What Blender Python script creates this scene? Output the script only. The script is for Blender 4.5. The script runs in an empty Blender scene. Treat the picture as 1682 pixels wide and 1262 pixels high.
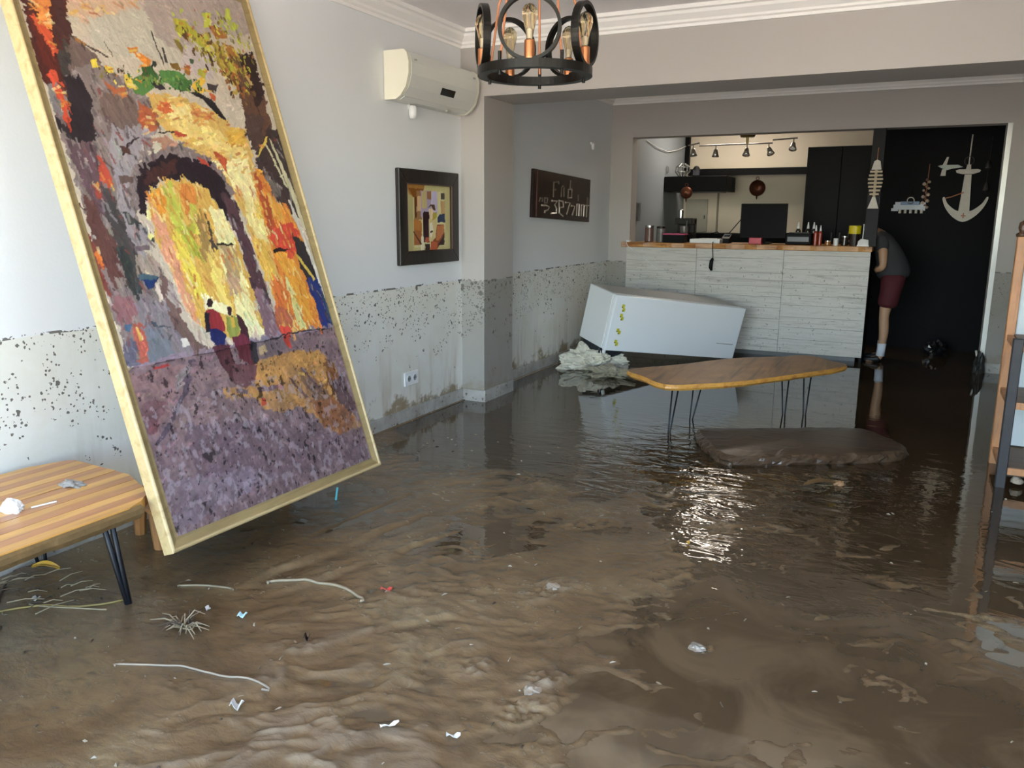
import bpy, bmesh, math, random
import numpy as np
from mathutils import Vector, Matrix, Euler

random.seed(7)
RNG = np.random.default_rng(11)
SC = bpy.context.scene
COL = SC.collection
PI = math.pi

# ------------------------------------------------------------------ camera
def set_camera():
    cam = bpy.data.cameras.new('camera')
    ob = bpy.data.objects.new('camera', cam); COL.objects.link(ob)
    cam.sensor_fit = 'HORIZONTAL'; cam.sensor_width = 36.0
    cam.lens = 1333.15 / 1682.0 * 36.0
    cam.clip_start = 0.05; cam.clip_end = 300
    yaw, pitch, roll = 0.45753868, 0.20221982, 0.00616729
    f = Vector((-math.sin(yaw)*math.cos(pitch), math.cos(yaw)*math.cos(pitch), -math.sin(pitch)))
    r = Vector((math.cos(yaw), math.sin(yaw), 0)); u = r.cross(f)
    r2 = r*math.cos(roll) + u*math.sin(roll); u2 = u*math.cos(roll) - r*math.sin(roll)
    m = Matrix((( r2.x, u2.x, -f.x, 3.2041), (r2.y, u2.y, -f.y, 0.0), (r2.z, u2.z, -f.z, 1.45), (0, 0, 0, 1)))
    ob.matrix_world = m
    SC.camera = ob
set_camera()

# ------------------------------------------------------------------ sky, sun, exposure
EXPOSURE = 1.42
w = bpy.data.worlds.new('sky'); SC.world = w; w.use_nodes = True
nt = w.node_tree; nt.nodes.clear()
out = nt.nodes.new('ShaderNodeOutputWorld'); bg = nt.nodes.new('ShaderNodeBackground')
sky = nt.nodes.new('ShaderNodeTexSky'); sky.sky_type = 'NISHITA'; sky.sun_disc = False
sky.sun_elevation = math.radians(42); sky.sun_rotation = math.radians(10); sky.air_density = 1.0; sky.dust_density = 0.9; sky.ozone_density = 1.0
nt.links.new(sky.outputs[0], bg.inputs[0]); bg.inputs[1].default_value = 0.78
nt.links.new(bg.outputs[0], out.inputs[0])
sun = bpy.data.lights.new('sun', 'SUN'); sun.energy = 12.0; sun.angle = math.radians(0.6); sun.color = (1.0, 0.94, 0.86)
so = bpy.data.objects.new('sun', sun); COL.objects.link(so)
so.rotation_euler = Vector((0.30, -0.32, -0.90)).to_track_quat('-Z', 'Y').to_euler()   # from behind the building: it lights the street outside
def portal(name, loc, rot, sx, sy):
    l = bpy.data.lights.new(name, 'AREA'); l.shape = 'RECTANGLE'; l.size = sx; l.size_y = sy; l.energy = 1
    l.cycles.is_portal = True
    o = bpy.data.objects.new(name, l); COL.objects.link(o); o.location = loc; o.rotation_euler = rot
portal('daylight_opening_front', (2.2, -0.86, 1.3), (math.radians(90), 0, 0), 4.2, 2.5)
portal('added_opening_side', (4.62, 1.6, 1.7), (0, math.radians(90), 0), 1.4, 2.0)  # portal at the added side opening that brightens the left wall
SC.view_settings.view_transform = 'Standard'; SC.view_settings.look = 'None'
SC.view_settings.gamma = 1.0; SC.view_settings.exposure = EXPOSURE; SC.view_settings.use_curve_mapping = False

SC.cycles.max_bounces = 8; SC.cycles.transmission_bounces = 6; SC.cycles.use_adaptive_sampling = True; SC.cycles.adaptive_threshold = 0.025

# ------------------------------------------------------------------ helpers
def lin(h):
    if isinstance(h, str):
        c = [int(h[i:i+2], 16)/255 for i in (0, 2, 4)]
    else:
        c = [v/255 for v in h]
    return tuple((v/12.92 if v <= 0.04045 else ((v+0.055)/1.055)**2.4) for v in c)

class NT:
    def __init__(s, name):
        s.m = bpy.data.materials.new(name); s.m.use_nodes = True
        s.t = s.m.node_tree; s.b = s.t.nodes['Principled BSDF']
    def n(s, kind, **kw):
        d = s.t.nodes.new(kind)
        for k, v in kw.items():
            if k.startswith('i_'):
                key = k[2:]
                key = int(key) if key.isdigit() else key.replace('_', ' ')
                if hasattr(v, 'is_output') or isinstance(v, bpy.types.NodeSocket): s.t.links.new(v, d.inputs[key])
                else: d.inputs[key].default_value = v
            else: setattr(d, k, v)
        return d
    def link(s, a, b): s.t.links.new(a, b)
    def math(s, op, a, b=None, c=None, clamp=False):
        d = s.t.nodes.new('ShaderNodeMath'); d.operation = op; d.use_clamp = clamp
        for i, v in enumerate((a, b, c)):
            if v is None: continue
            if isinstance(v, bpy.types.NodeSocket): s.t.links.new(v, d.inputs[i])
            else: d.inputs[i].default_value = v
        return d.outputs[0]
    def mix(s, fac, a, b):
        d = s.t.nodes.new('ShaderNodeMix'); d.data_type = 'RGBA'
        for i, v in ((0, fac), (6, a), (7, b)):
            if isinstance(v, bpy.types.NodeSocket): s.t.links.new(v, d.inputs[i])
            elif i == 0: d.inputs[0].default_value = v
            else: d.inputs[i].default_value = (*v[:3], 1)
        return d.outputs[2]
    def ramp(s, fac, stops):
        d = s.t.nodes.new('ShaderNodeValToRGB'); s.t.links.new(fac, d.inputs[0])
        e = d.color_ramp.elements
        while len(e) < len(stops): e.new(0.5)
        for el, (p, c) in zip(e, stops):
            el.position = p; el.color = (*c[:3], 1) if not isinstance(c, (int, float)) else (c, c, c, 1)
        return d.outputs[0]
    def noise(s, scale, detail=4, rough=0.55, vec=None, dist=0.0):
        d = s.t.nodes.new('ShaderNodeTexNoise'); d.inputs['Scale'].default_value = scale
        d.inputs['Detail'].default_value = detail; d.inputs['Roughness'].default_value = rough; d.inputs['Distortion'].default_value = dist
        if vec is not None: s.t.links.new(vec, d.inputs['Vector'])
        return d.outputs['Fac']
    def pos(s, scale=(1, 1, 1), loc=(0, 0, 0), rot=(0, 0, 0), obj=False):
        if obj: src = s.n('ShaderNodeTexCoord').outputs['Object']
        else: src = s.n('ShaderNodeNewGeometry').outputs['Position']
        d = s.t.nodes.new('ShaderNodeMapping'); s.t.links.new(src, d.inputs[0])
        d.inputs['Location'].default_value = loc; d.inputs['Rotation'].default_value = rot; d.inputs['Scale'].default_value = scale
        return d.outputs[0]
    def bump(s, h, strength=0.3, dist=0.01):
        d = s.t.nodes.new('ShaderNodeBump'); d.inputs['Strength'].default_value = strength; d.inputs['Distance'].default_value = dist
        s.t.links.new(h, d.inputs['Height']); s.t.links.new(d.outputs[0], s.b.inputs['Normal'])
    def set(s, color=None, rough=None, metal=None, ior=None, spec=None, coat=None):
        for k, v in (('Base Color', color), ('Roughness', rough), ('Metallic', metal), ('IOR', ior), ('Specular IOR Level', spec), ('Coat Weight', coat)):
            if v is None: continue
            if isinstance(v, bpy.types.NodeSocket): s.t.links.new(v, s.b.inputs[k])
            else: s.b.inputs[k].default_value = (*v[:3], 1) if k == 'Base Color' else v
        return s

MATS = {}
def plain(name, col, rough=0.5, metal=0.0, var=0.12, scale=9.0, bump=0.0, obj=True, spec=0.5):
    """a plain procedural material: colour with a soft noise variation"""
    if name in MATS: return MATS[name]
    t = NT(name); c = lin(col)
    v = t.pos(obj=obj); nz = t.noise(scale, 4, 0.6, v)
    a = tuple(x*(1-var) for x in c); b = tuple(min(1, x*(1+var)) for x in c)
    t.set(t.mix(nz, a, b), rough, metal, spec=spec)
    if bump: t.bump(t.noise(scale*4, 3, 0.6, v), bump, 0.004)
    MATS[name] = t.m; return t.m

def wood(name, light, dark, axis=0, scale=3.0, rough=0.45, dirt=0.0, dirtcol='6b5a45', bump=0.15):
    if name in MATS: return MATS[name]
    t = NT(name); sc = [scale*6]*3; sc[axis] = scale*0.5
    v = t.pos(tuple(sc), obj=True)
    g = t.noise(1.6, 6, 0.6, v, 0.6)
    col = t.ramp(g, [(0.3, lin(dark)), (0.52, lin(light)), (0.75, tuple(0.8*x for x in lin(light)))])
    if dirt:
        d = t.noise(4.5, 6, 0.65, t.pos())
        col = t.mix(t.math('MULTIPLY', t.ramp(d, [(0.35, 0.0), (0.62, 1.0)]), dirt), col, lin(dirtcol))
    t.set(col, rough); t.bump(g, bump, 0.004)
    MATS[name] = t.m; return t.m

class MB:
    """collects geometry; build() links it as one mesh object"""
    def __init__(s): s.v = []; s.f = []
    def add(s, vs, fs):
        o = len(s.v); s.v += [tuple(p) for p in vs]; s.f += [tuple(i+o for i in f) for f in fs]; return s
    def box(s, x0, x1, y0, y1, z0, z1):
        return s.add([(x, y, z) for x in (x0, x1) for y in (y0, y1) for z in (z0, z1)],
            [(0, 1, 3, 2), (4, 6, 7, 5), (0, 4, 5, 1), (2, 3, 7, 6), (0, 2, 6, 4), (1, 5, 7, 3)])
    def tube(s, pts, r, n=8, caps=True):
        pts = [Vector(p) for p in pts]; rs = r if isinstance(r, (list, tuple)) else [r]*len(pts)
        vs = []; fs = []; prev = None
        for i, p in enumerate(pts):
            d = (pts[min(i+1, len(pts)-1)] - pts[max(i-1, 0)]).normalized()
            if prev is None:
                a = d.orthogonal().normalized()
            else:
                a = (prev - d*prev.dot(d)).normalized()
            prev = a; b = d.cross(a)
            for k in range(n):
                t = 2*PI*k/n; vs.append(p + (a*math.cos(t) + b*math.sin(t))*rs[i])
        for i in range(len(pts)-1):
            for k in range(n):
                k2 = (k+1) % n; fs.append((i*n+k, i*n+k2, (i+1)*n+k2, (i+1)*n+k))
        if caps: fs.append(tuple(range(n-1, -1, -1))); fs.append(tuple((len(pts)-1)*n+k for k in range(n)))
        return s.add(vs, fs)
    def lathe(s, prof, c=(0, 0, 0), n=16, M=None):
        vs = []; fs = []
        for r, z in prof:
            for k in range(n):
                t = 2*PI*k/n; p = Vector((r*math.cos(t), r*math.sin(t), z))
                if M is not None: p = M @ p
                vs.append(p + Vector(c))
        for i in range(len(prof)-1):
            for k in range(n):
                k2 = (k+1) % n; fs.append((i*n+k, i*n+k2, (i+1)*n+k2, (i+1)*n+k))
        if prof[0][0] > 1e-5: fs.append(tuple(range(n-1, -1, -1)))
        if prof[-1][0] > 1e-5: fs.append(tuple((len(prof)-1)*n+k for k in range(n)))
        return s.add(vs, fs)
    def prism(s, poly, fn, h0, h1):
        """extrude a 2D polygon; fn(a, b, h) -> 3D point"""
        n = len(poly); vs = [fn(a, b, h0) for a, b in poly] + [fn(a, b, h1) for a, b in poly]
        fs = [tuple(range(n-1, -1, -1)), tuple(range(n, 2*n))] + [(k, (k+1) % n, n+(k+1) % n, n+k) for k in range(n)]
        return s.add(vs, fs)
    def ring(s, c, nrm, R, w, d, n=40):
        """flat band hoop: radius R, radial width w, depth d along the normal"""
        nrm = Vector(nrm).normalized(); a = nrm.orthogonal().normalized(); b = nrm.cross(a); c = Vector(c)
        vs = []; fs = []
        for k in range(n):
            t = 2*PI*k/n; e = a*math.cos(t) + b*math.sin(t)
            for rr, dd in ((R-w/2, -d/2), (R+w/2, -d/2), (R+w/2, d/2), (R-w/2, d/2)): vs.append(c + e*rr + nrm*dd)
        for k in range(n):
            k2 = (k+1) % n
            for j in range(4): fs.append((k*4+j, k*4+(j+1) % 4, k2*4+(j+1) % 4, k2*4+j))
        return s.add(vs, fs)
    def xf(s, M): s.v = [tuple(M @ Vector(p)) for p in s.v]; return s
    def build(s, name, mat, parent=None, smooth=False, bevel=0.0, seg=1, fix=True):
        me = bpy.data.meshes.new(name); me.from_pydata(s.v, [], s.f)
        if fix or bevel:
            bm = bmesh.new(); bm.from_mesh(me)
            if fix: bmesh.ops.recalc_face_normals(bm, faces=bm.faces)
            if bevel: bmesh.ops.bevel(bm, geom=[e for e in bm.edges], offset=bevel, segments=seg, affect='EDGES', profile=0.6)
            bm.to_mesh(me); bm.free()
        if smooth:
            me.polygons.foreach_set('use_smooth', [True]*len(me.polygons))
        me.update()
        o = bpy.data.objects.new(name, me); COL.objects.link(o)
        if mat is not None: me.materials.append(mat)
        if parent is not None: o.parent = parent
        return o

def tag(o, label, cat, group=None, kind=None):
    if label: o['label'] = label
    if cat: o['category'] = cat
    if group: o['group'] = group
    if kind: o['kind'] = kind
    return o
def struct(o): o['kind'] = 'structure'; return o
def thing(name, label, cat, loc=(0, 0, 0), rot=(0, 0, 0), group=None):
    o = bpy.data.objects.new(name, None); COL.objects.link(o); o.empty_display_size = 0.1
    o.location = loc; o.rotation_euler = rot
    return tag(o, label, cat, group)
def copyobj(o, parent=None):
    c = o.copy(); COL.objects.link(c); c.parent = parent; return c
def Box(*a): return MB().box(*a)
def smoothpoly(pts, n=6, closed=True):
    """Catmull-Rom through 2D points"""
    P = [Vector((p[0], p[1], 0)) for p in pts]; L = len(P); o = []
    for i in range(L if closed else L-1):
        p0, p1, p2, p3 = P[(i-1) % L], P[i], P[(i+1) % L], P[(i+2) % L]
        for k in range(n):
            t = k/n
            q = 0.5*((2*p1) + (p2-p0)*t + (2*p0-5*p1+4*p2-p3)*t*t + (3*p1-p0-3*p2+p3)*t**3)
            o.append((q.x, q.y))
    return o

# numpy value noise
TAB = RNG.random((256, 256))
def vnoise(x, y):
    xi = np.floor(x).astype(int); yi = np.floor(y).astype(int); fx = x-xi; fy = y-yi
    fx = fx*fx*(3-2*fx); fy = fy*fy*(3-2*fy)
    a = TAB[xi % 256, yi % 256]; b = TAB[(xi+1) % 256, yi % 256]; c = TAB[xi % 256, (yi+1) % 256]; d = TAB[(xi+1) % 256, (yi+1) % 256]
    return (a*(1-fx)+b*fx)*(1-fy) + (c*(1-fx)+d*fx)*fy
def fbm(x, y, o=4, g=0.5):
    s = 0; a = 1; t = 0
    for i in range(o):
        s = s + a*vnoise(x*2**i+17.3*i, y*2**i+9.1*i); t += a; a *= g
    return s/t
# ------------------------------------------------------------------ wall materials
WATERLINE = 0.967
def wall_mat(name, base, low, speck=1.0, stain=1.0, rough=0.6):
    t = NT(name); z = t.n('ShaderNodeSeparateXYZ'); g = t.n('ShaderNodeNewGeometry'); t.link(g.outputs['Position'], z.inputs[0]); z = z.outputs['Z']
    p = g.outputs['Position']
    wob = t.noise(3.0, 3, 0.6, p)
    line = t.math('ADD', WATERLINE-0.008, t.math('MULTIPLY', wob, 0.016))
    below = t.math('MULTIPLY', t.math('SUBTRACT', line, z), 200.0, clamp=True)
    soft = t.noise(1.3, 4, 0.6, p)
    up = t.mix(soft, tuple(x*0.97 for x in lin(base)), lin(base))
    # dried film below the flood line, with streaks
    film = t.noise(2.4, 6, 0.65, p, 0.4)
    lowc = t.mix(t.ramp(film, [(0.35, 0.0), (0.68, 1.0)]), lin(low), tuple(x*f for x, f in zip(lin(low), (0.91, 0.89, 0.82))))
    streak = t.noise(1.0, 5, 0.65, t.pos((7, 7, 0.9)))
    low_z = t.ramp(z, [(0.0, 1.0), (0.55, 0.12), (1.0, 0.05)])
    lowc = t.mix(t.math('MULTIPLY', t.math('MULTIPLY', t.ramp(streak, [(0.5, 0.0), (0.68, 1.0)]), low_z), 0.75*stain), lowc, lin('8a6f3e'))
    edge = t.noise(5.0, 5, 0.7, p)
    foot = t.math('MULTIPLY', t.math('SUBTRACT', t.math('ADD', 0.15, t.math('MULTIPLY', t.math('SUBTRACT', edge, 0.48), 0.7)), z), 14.0, clamp=True)
    lowc = t.mix(t.math('MULTIPLY', foot, 0.8*stain), lowc, lin('7d673c'))
    col = t.mix(below, up, lowc)
    # speckles of dried mud, densest just under the line
    def specks(scale, thr, dens):
        v = t.n('ShaderNodeTexVoronoi', feature='F1'); v.inputs['Scale'].default_value = scale; v.inputs['Randomness'].default_value = 1.0
        wv = t.n('ShaderNodeVectorMath', operation='ADD'); t.link(p, wv.inputs[0])
        nn = t.n('ShaderNodeTexNoise'); nn.inputs['Scale'].default_value = scale*1.7; t.link(p, nn.inputs['Vector'])
        ms = t.n('ShaderNodeVectorMath', operation='SCALE'); t.link(nn.outputs['Color'], ms.inputs[0]); ms.inputs['Scale'].default_value = 0.7/scale
        t.link(ms.outputs[0], wv.inputs[1]); t.link(wv.outputs[0], v.inputs['Vector'])
        sx = t.n('ShaderNodeSeparateColor'); t.link(v.outputs['Color'], sx.inputs[0])
        keep = t.math('GREATER_THAN', sx.outputs[0], dens)
        near = t.math('LESS_THAN', v.outputs['Distance'], t.math('MULTIPLY', sx.outputs[1], thr))
        return t.math('MULTIPLY', keep, near)
    a = specks(26.0, 0.42, 0.40); b = specks(64.0, 0.45, 0.30); c = specks(12.0, 0.10, 0.70)
    clump = t.ramp(t.noise(4.0, 4, 0.6, p), [(0.36, 0.0), (0.55, 1.0)])
    hi = t.ramp(t.math('DIVIDE', z, WATERLINE), [(0.15, 0.22), (0.55, 0.42), (0.85, 0.75), (0.98, 1.0)])
    m = t.math('MAXIMUM', t.math('MULTIPLY', t.math('MAXIMUM', a, b), t.math('GREATER_THAN', t.math('MULTIPLY', t.math('ADD', clump, 0.25), hi), t.noise(7.0, 3, 0.6, p))), c)
    ln = t.math('MULTIPLY', t.math('LESS_THAN', t.math('ABSOLUTE', t.math('SUBTRACT', z, line)), 0.006), t.math('GREATER_THAN', t.noise(9.0, 3, 0.6, p), 0.53))
    m = t.math('MAXIMUM', m, ln)
    m = t.math('MULTIPLY', t.math('MULTIPLY', m, below if False else t.math('LESS_THAN', z, WATERLINE+0.008)), 0.85*speck, clamp=True)
    col = t.mix(m, col, lin('3a2f24'))
    t.set(col, rough); t.bump(t.math('ADD', t.noise(60, 3, 0.6, p), t.math('MULTIPLY', m, 2.0)), 0.12, 0.004)
    MATS[name] = t.m; return t.m
M_white = wall_mat('wall_white_paint', 'e4e6e7', 'e3e3dd', 1.0, 1.0)
M_grey = wall_mat('wall_grey_paint', 'b5afa9', '9d9a94', 0.75, 0.35)
M_corn = plain('white_plaster_moulding', 'f7f4ef', 0.5, 0, 0.03, 3, obj=False)
M_ceil = plain('ceiling_paint', 'f7f2f2', 0.7, 0, 0.03, 2, obj=False)
M_tile = NT('skirting_tile')
def _tile(t):
    p = t.pos(); n1 = t.noise(5, 6, 0.7, p); n2 = t.noise(40, 3, 0.6, p)
    c = t.mix(t.ramp(n1, [(0.4, 0.0), (0.7, 1.0)]), lin('b5b4ae'), lin('8d857a'))
    c = t.mix(t.math('GREATER_THAN', n2, 0.66), c, lin('5a4d3f'))
    t.set(c, 0.35); return t.m
M_tile = _tile(M_tile)
M_black = plain('black_paint', '0a0a0b', 0.5, 0, 0.2, 6, obj=False, spec=0.12)
M_blackwall = plain('black_wall_paint', '09090c', 0.65, 0, 0.25, 3, 0.05, obj=False, spec=0.15)

# ------------------------------------------------------------------ setting
X1 = 4.45                      # right wall
ZC = 2.80                      # ceiling
YF = -0.70                     # front wall with the big daylight opening
struct(Box(-0.3, X1+0.3, YF-0.2, 12.0, -0.20, -0.06).build('floor', plain('floor_tile', '7a7066', 0.4, 0, 0.1, 4, obj=False)))
struct(Box(-0.2, 0, YF, 9.2, -0.08, ZC+0.1).build('wall_left', M_white))
# right wall with an unseen opening added for light, front wall with the shop opening
mb = MB(); mb.box(X1, X1+0.15, YF, 0.6, -0.08, ZC+0.1); mb.box(X1, X1+0.15, 2.6, 12, -0.08, ZC+0.1); mb.box(X1, X1+0.15, 0.6, 2.6, 2.4, ZC+0.1); mb.box(X1, X1+0.15, 0.6, 2.6, -0.08, 1.0)
struct(mb.build('wall_right', M_grey))
mb = MB(); mb.box(-0.2, 0.0, YF-0.15, YF, -0.08, ZC+0.1); mb.box(4.3, X1+0.15, YF-0.15, YF, -0.08, ZC+0.1); mb.box(0.0, 4.3, YF-0.15, YF, 2.55, ZC+0.1)
struct(mb.build('wall_front', M_grey))
M_alu = plain('white_window_frame', 'd8d8d6', 0.35, 0, 0.03)
wf = struct(Box(X1+0.03, X1+0.09, 0.6, 2.6, 2.34, 2.4).build('added_window', M_alu))  # unseen window, added to let more light onto the left wall
for y in (0.63, 1.6, 2.57): Box(X1+0.03, X1+0.09, y-0.03, y+0.03, 1.0, 2.34).build('added_window_frame', M_alu, wf)
struct(Box(-0.2, X1+0.15, YF-0.15, 5.6, ZC, ZC+0.12).build('ceiling', M_ceil))
struct(Box(-0.2, X1+0.15, 6.1, 9.2, ZC, ZC+0.12).build('ceiling_back', M_ceil))
M_beam = M_grey
struct(Box(0, 0.2, 5.6, 6.1, -0.08, 2.335).build('wall_pillar', M_grey))
struct(Box(0, X1, 5.6, 6.1, 2.335, ZC+0.12).build('ceiling_beam', M_grey))
# back wall: strip, header, right strip
struct(Box(0, 0.252, 9.0, 9.2, -0.08, ZC+0.1).build('wall_back', M_grey)); struct(Box(0.252, X1, 9.0, 9.2, 2.33, ZC+0.1).build('wall_back_header', M_grey)); struct(Box(3.88, X1, 9.0, 9.2, -0.08, 2.33).build('wall_back_right', M_grey))
struct(Box(3.838, 3.88, 8.985, 9.2, 0.02, 2.33).build('trim_doorway', plain('door_edge_metal', 'd9d8d2', 0.3, 0.3, 0.05)))
# kitchen behind the bar
M_kleft = plain('kitchen_blue_grey_paint', '8f979c', 0.6, 0, 0.04, 2, obj=False)
M_kback = plain('kitchen_cream_paint', 'd8cdb8', 0.55, 0, 0.05, 2, obj=False)
struct(Box(0.0, 0.15, 9.2, 11.7, -0.08, 3.0).build('wall_kitchen_left', M_kleft))
struct(Box(0.0, X1, 11.7, 11.85, -0.08, 3.0).build('wall_kitchen_back', M_kback))
struct(Box(2.72, X1, 10.4, 10.5, -0.08, 3.0).build('wall_doorway', M_blackwall))
struct(Box(0.0, X1+0.15, 9.2, 11.85, 2.9, 3.05).build('ceiling_kitchen', M_ceil))
struct(Box(4.2, X1, 9.2, 10.4, -0.08, 3.0).build('wall_doorway_right', M_blackwall))

# cornices
def cornice(name, a, b, inward, m0=0, m1=0):
    """stepped white moulding from a to b (2D), projecting along 'inward'; m0, m1 mitre the ends"""
    prof = [(0, 2.682), (0.012, 2.682), (0.014, 2.70), (0.03, 2.708), (0.034, 2.722), (0.07, 2.752), (0.078, 2.77), (0.10, 2.776), (0.104, 2.80), (0, 2.80)]
    A = Vector((*a, 0)); B = Vector((*b, 0)); d = (B-A).normalized(); I = Vector((*inward, 0))
    vs = []; n = len(prof)
    for P, mm in ((A, m0), (B, -m1)):
        for o, z in prof: vs.append(P + I*o + d*(o*mm) + Vector((0, 0, z)))
    fs = [tuple(range(n)), tuple(range(2*n-1, n-1, -1))] + [(k, (k+1) % n, n+(k+1) % n, n+k) for k in range(n)]
    return struct(MB().add(vs, fs).build(name, M_corn))
cornice('trim_1', (0, YF), (0, 5.6), (1, 0), 0, 1)
cornice('trim_2', (0, 5.6), (X1, 5.6), (0, -1), 1, 0)
cornice('trim_3', (0, 6.1), (0, 9.0), (1, 0), 0, 1)
cornice('trim_4', (0, 9.0), (X1, 9.0), (0, -1), 1, 0)

# skirting of grey tiles, piece by piece
def skirting(name, a, b, inward, h=0.095, step=0.45, th=0.014):
    A = Vector((*a, 0)); B = Vector((*b, 0)); L = (B-A).length; d = (B-A).normalized(); I = Vector((*inward, 0))
    root = struct(MB().prism([(0, -0.07), (L, -0.07), (L, h-0.004), (0, h-0.004)], lambda s, z, o: A+d*s+I*o+Vector((0, 0, z)), -0.004, 0.004).build(name, M_tile))
    n = max(1, round(L/step)); w = L/n
    for k in range(n):
        dz = random.uniform(-0.0015, 0.0015); do = random.uniform(0, 0.002)
        MB().prism([(k*w+0.002, -0.07), ((k+1)*w-0.002, -0.07), ((k+1)*w-0.002, h+dz), (k*w+0.002, h+dz)],
                   lambda s, z, o: A+d*s+I*(o+(do if o > 0.005 else 0))+Vector((0, 0, z)), 0.002, th).build('tile', M_tile, root)
skirting('baseboard_left', (0, 0.2), (0, 5.6), (1, 0))
skirting('baseboard_pillar', (0, 5.6), (0.2, 5.6), (0, -1), 0.095, 0.3)
skirting('baseboard_pillar_side', (0.2, 5.586), (0.2, 6.1), (1, 0), 0.095, 0.3)
skirting('baseboard_left_back', (0, 6.1), (0, 9.0), (1, 0))
skirting('baseboard_back', (3.885, 9.0), (X1, 9.0), (0, -1))

# outside: a sunlit pale street (reached only by daylight through the openings)
struct(Box(-30, 40, -40, 45, -0.5, -0.25).build('ground_outside', plain('pale_paving', 'c9bba6', 0.8, 0, 0.08, 0.7, obj=False)))

# ------------------------------------------------------------------ mud and water
def footprint(dx, dy, ang, L=0.15, W=0.055):
    a = (dx*math.cos(ang)+dy*math.sin(ang))/L; b = (-dx*math.sin(ang)+dy*math.cos(ang))/W
    return np.sqrt(a*a+b*b)
def mud_height(x, y):
    wx = x + 0.20*(fbm(x*2.1+5, y*2.1, 3)-0.5); wy = y + 0.20*(fbm(x*2.1+40, y*2.1+13, 3)-0.5)
    # clay lies thick in the foreground and along the left, water stands behind
    back = np.clip((y-4.0)/1.2, 0, 1); right = np.clip((x-2.25)/0.7, 0, 1)*np.clip((y-1.75)/0.7, 0, 1)
    base = 0.002*(1-back) - 0.016*back - 0.013*right*(1-back)
    base = base + 0.007*np.clip((2.5-x)/0.8, 0, 1)*np.clip((3.4-y)/0.9, 0, 1) + 0.006*np.clip((1.9-y)/1.0, 0, 1) + 0.010*np.clip((0.35-x)/0.3, 0, 1)*(1-back)
    base = base + 0.018*np.exp(-((x-3.75)**2/0.12+(y-2.7)**2/0.5))
    h = base + 0.026*(fbm(wx*1.9+3, wy*1.9+8, 4)-0.5)
    # trampled zone: folds and smears a few centimetres wide
    tr = np.clip((fbm(x*1.1+60, y*1.1+20, 3)-0.36)*5, 0, 1)*np.clip((x-0.9)/0.8, 0.25, 1)
    ca, sa = math.cos(0.55), math.sin(0.55); wx = wx + 0.16*(fbm(x*5.3+15, y*5.3, 3)-0.5); wy = wy + 0.16*(fbm(x*5.3+4, y*5.3+31, 3)-0.5); u = wx*ca+wy*sa; v = -wx*sa+wy*ca
    f1 = fbm(u*4.4+1, v*7.0+2, 3, 0.55); rid = 1-np.abs(2*f1-1)
    f2 = fbm(u*15.0+7, v*22.0+5, 3, 0.6)
    h = h + tr*(0.020*(rid**2-0.62) + 0.013*(f2-0.5))*(1-0.75*back) + 0.004*(f2-0.5)*(1-back)
    for (ax, ay, bx, by, wd, dp) in ((0.95, 2.2, 1.25, 3.5, 0.05, 0.010), (1.1, 2.15, 1.5, 3.3, 0.035, 0.009), (0.8, 2.6, 0.95, 3.6, 0.03, 0.007), (1.5, 2.0, 2.0, 2.6, 0.03, 0.006)):
        ex, ey = bx-ax, by-ay; L = math.hypot(ex, ey); ex /= L; ey /= L
        s = (x-ax)*ex+(y-ay)*ey; q = -(x-ax)*ey+(y-ay)*ex + 0.10*(fbm(x*4, y*4, 3)-0.5)
        m = np.clip(s/0.2, 0, 1)*np.clip((L-s)/0.3, 0, 1)*np.clip(fbm(x*3+9, y*3, 2)*2-0.4, 0, 1)
        h = h + m*dp*(1.0*np.exp(-((q-wd*1.2)/(0.6*wd))**2) - np.exp(-(q/wd)**2))
    # trodden prints: a rough raised pad inside a rim
    rough = fbm(x*60, y*60, 3)-0.5
    for (fx, fy, an, L, W, up) in ((2.25, 2.145, 0.9, .07, .045, 1), (2.276, 1.976, 1.2, .085, .05, 1), (2.033, 2.115, 0.4, .06, .045, .8), (2.025, 2.757, 1.3, .12, .06, .8), (2.506, 2.598, 0.9, .13, .06, .6),
            (2.651, 2.579, 0.5, .05, .035, 1.0), (3.234, 2.624, -0.5, .11, .05, .6), (2.72, 3.4, 0.4, .10, .05, .6), (1.6, 2.5, 0.9, .14, .06, .4), (1.448, 1.969, 0.5, .08, .04, .5), (3.35, 3.5, 0.3, .12, .05, .6),
            (2.4, 3.1, 1.0, .13, .055, .5), (1.9, 3.5, 0.7, .13, .055, .5), (2.95, 3.0, 0.2, .11, .05, .4), (1.25, 1.62, 0.3, .09, .05, .3), (1.8, 1.62, 0.5, .12, .05, .3)):
        wob = 0.9*(fbm(x*16+fx*9, y*16, 3)-0.5)
        d = footprint(x-fx, y-fy, an, L*1.1, W*1.1) + wob
        h = h + up*(0.008*np.exp(-((d-1.0)/0.25)**2)*(0.5+wob) - 0.006*np.exp(-(d/0.7)**4) + np.exp(-(d/0.95)**4)*(0.010+0.040*rough))
    h = np.where(y > 4.6, np.minimum(h, 0.003 + 0.006*(fbm(x*30, y*30, 2)-0.5)), h)
    return h
nx = 460; ny = 820
xs = np.linspace(0.0, X1, nx); tt = np.linspace(0, 1, ny); ys = 0.55 + 10.9*(0.38*tt + 0.62*tt**2.3)
GX, GY = np.meshgrid(xs, ys); HZ = mud_height(GX, GY)
HZ = np.where((GX < 0.03), np.maximum(HZ, 0.006), HZ)
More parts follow.
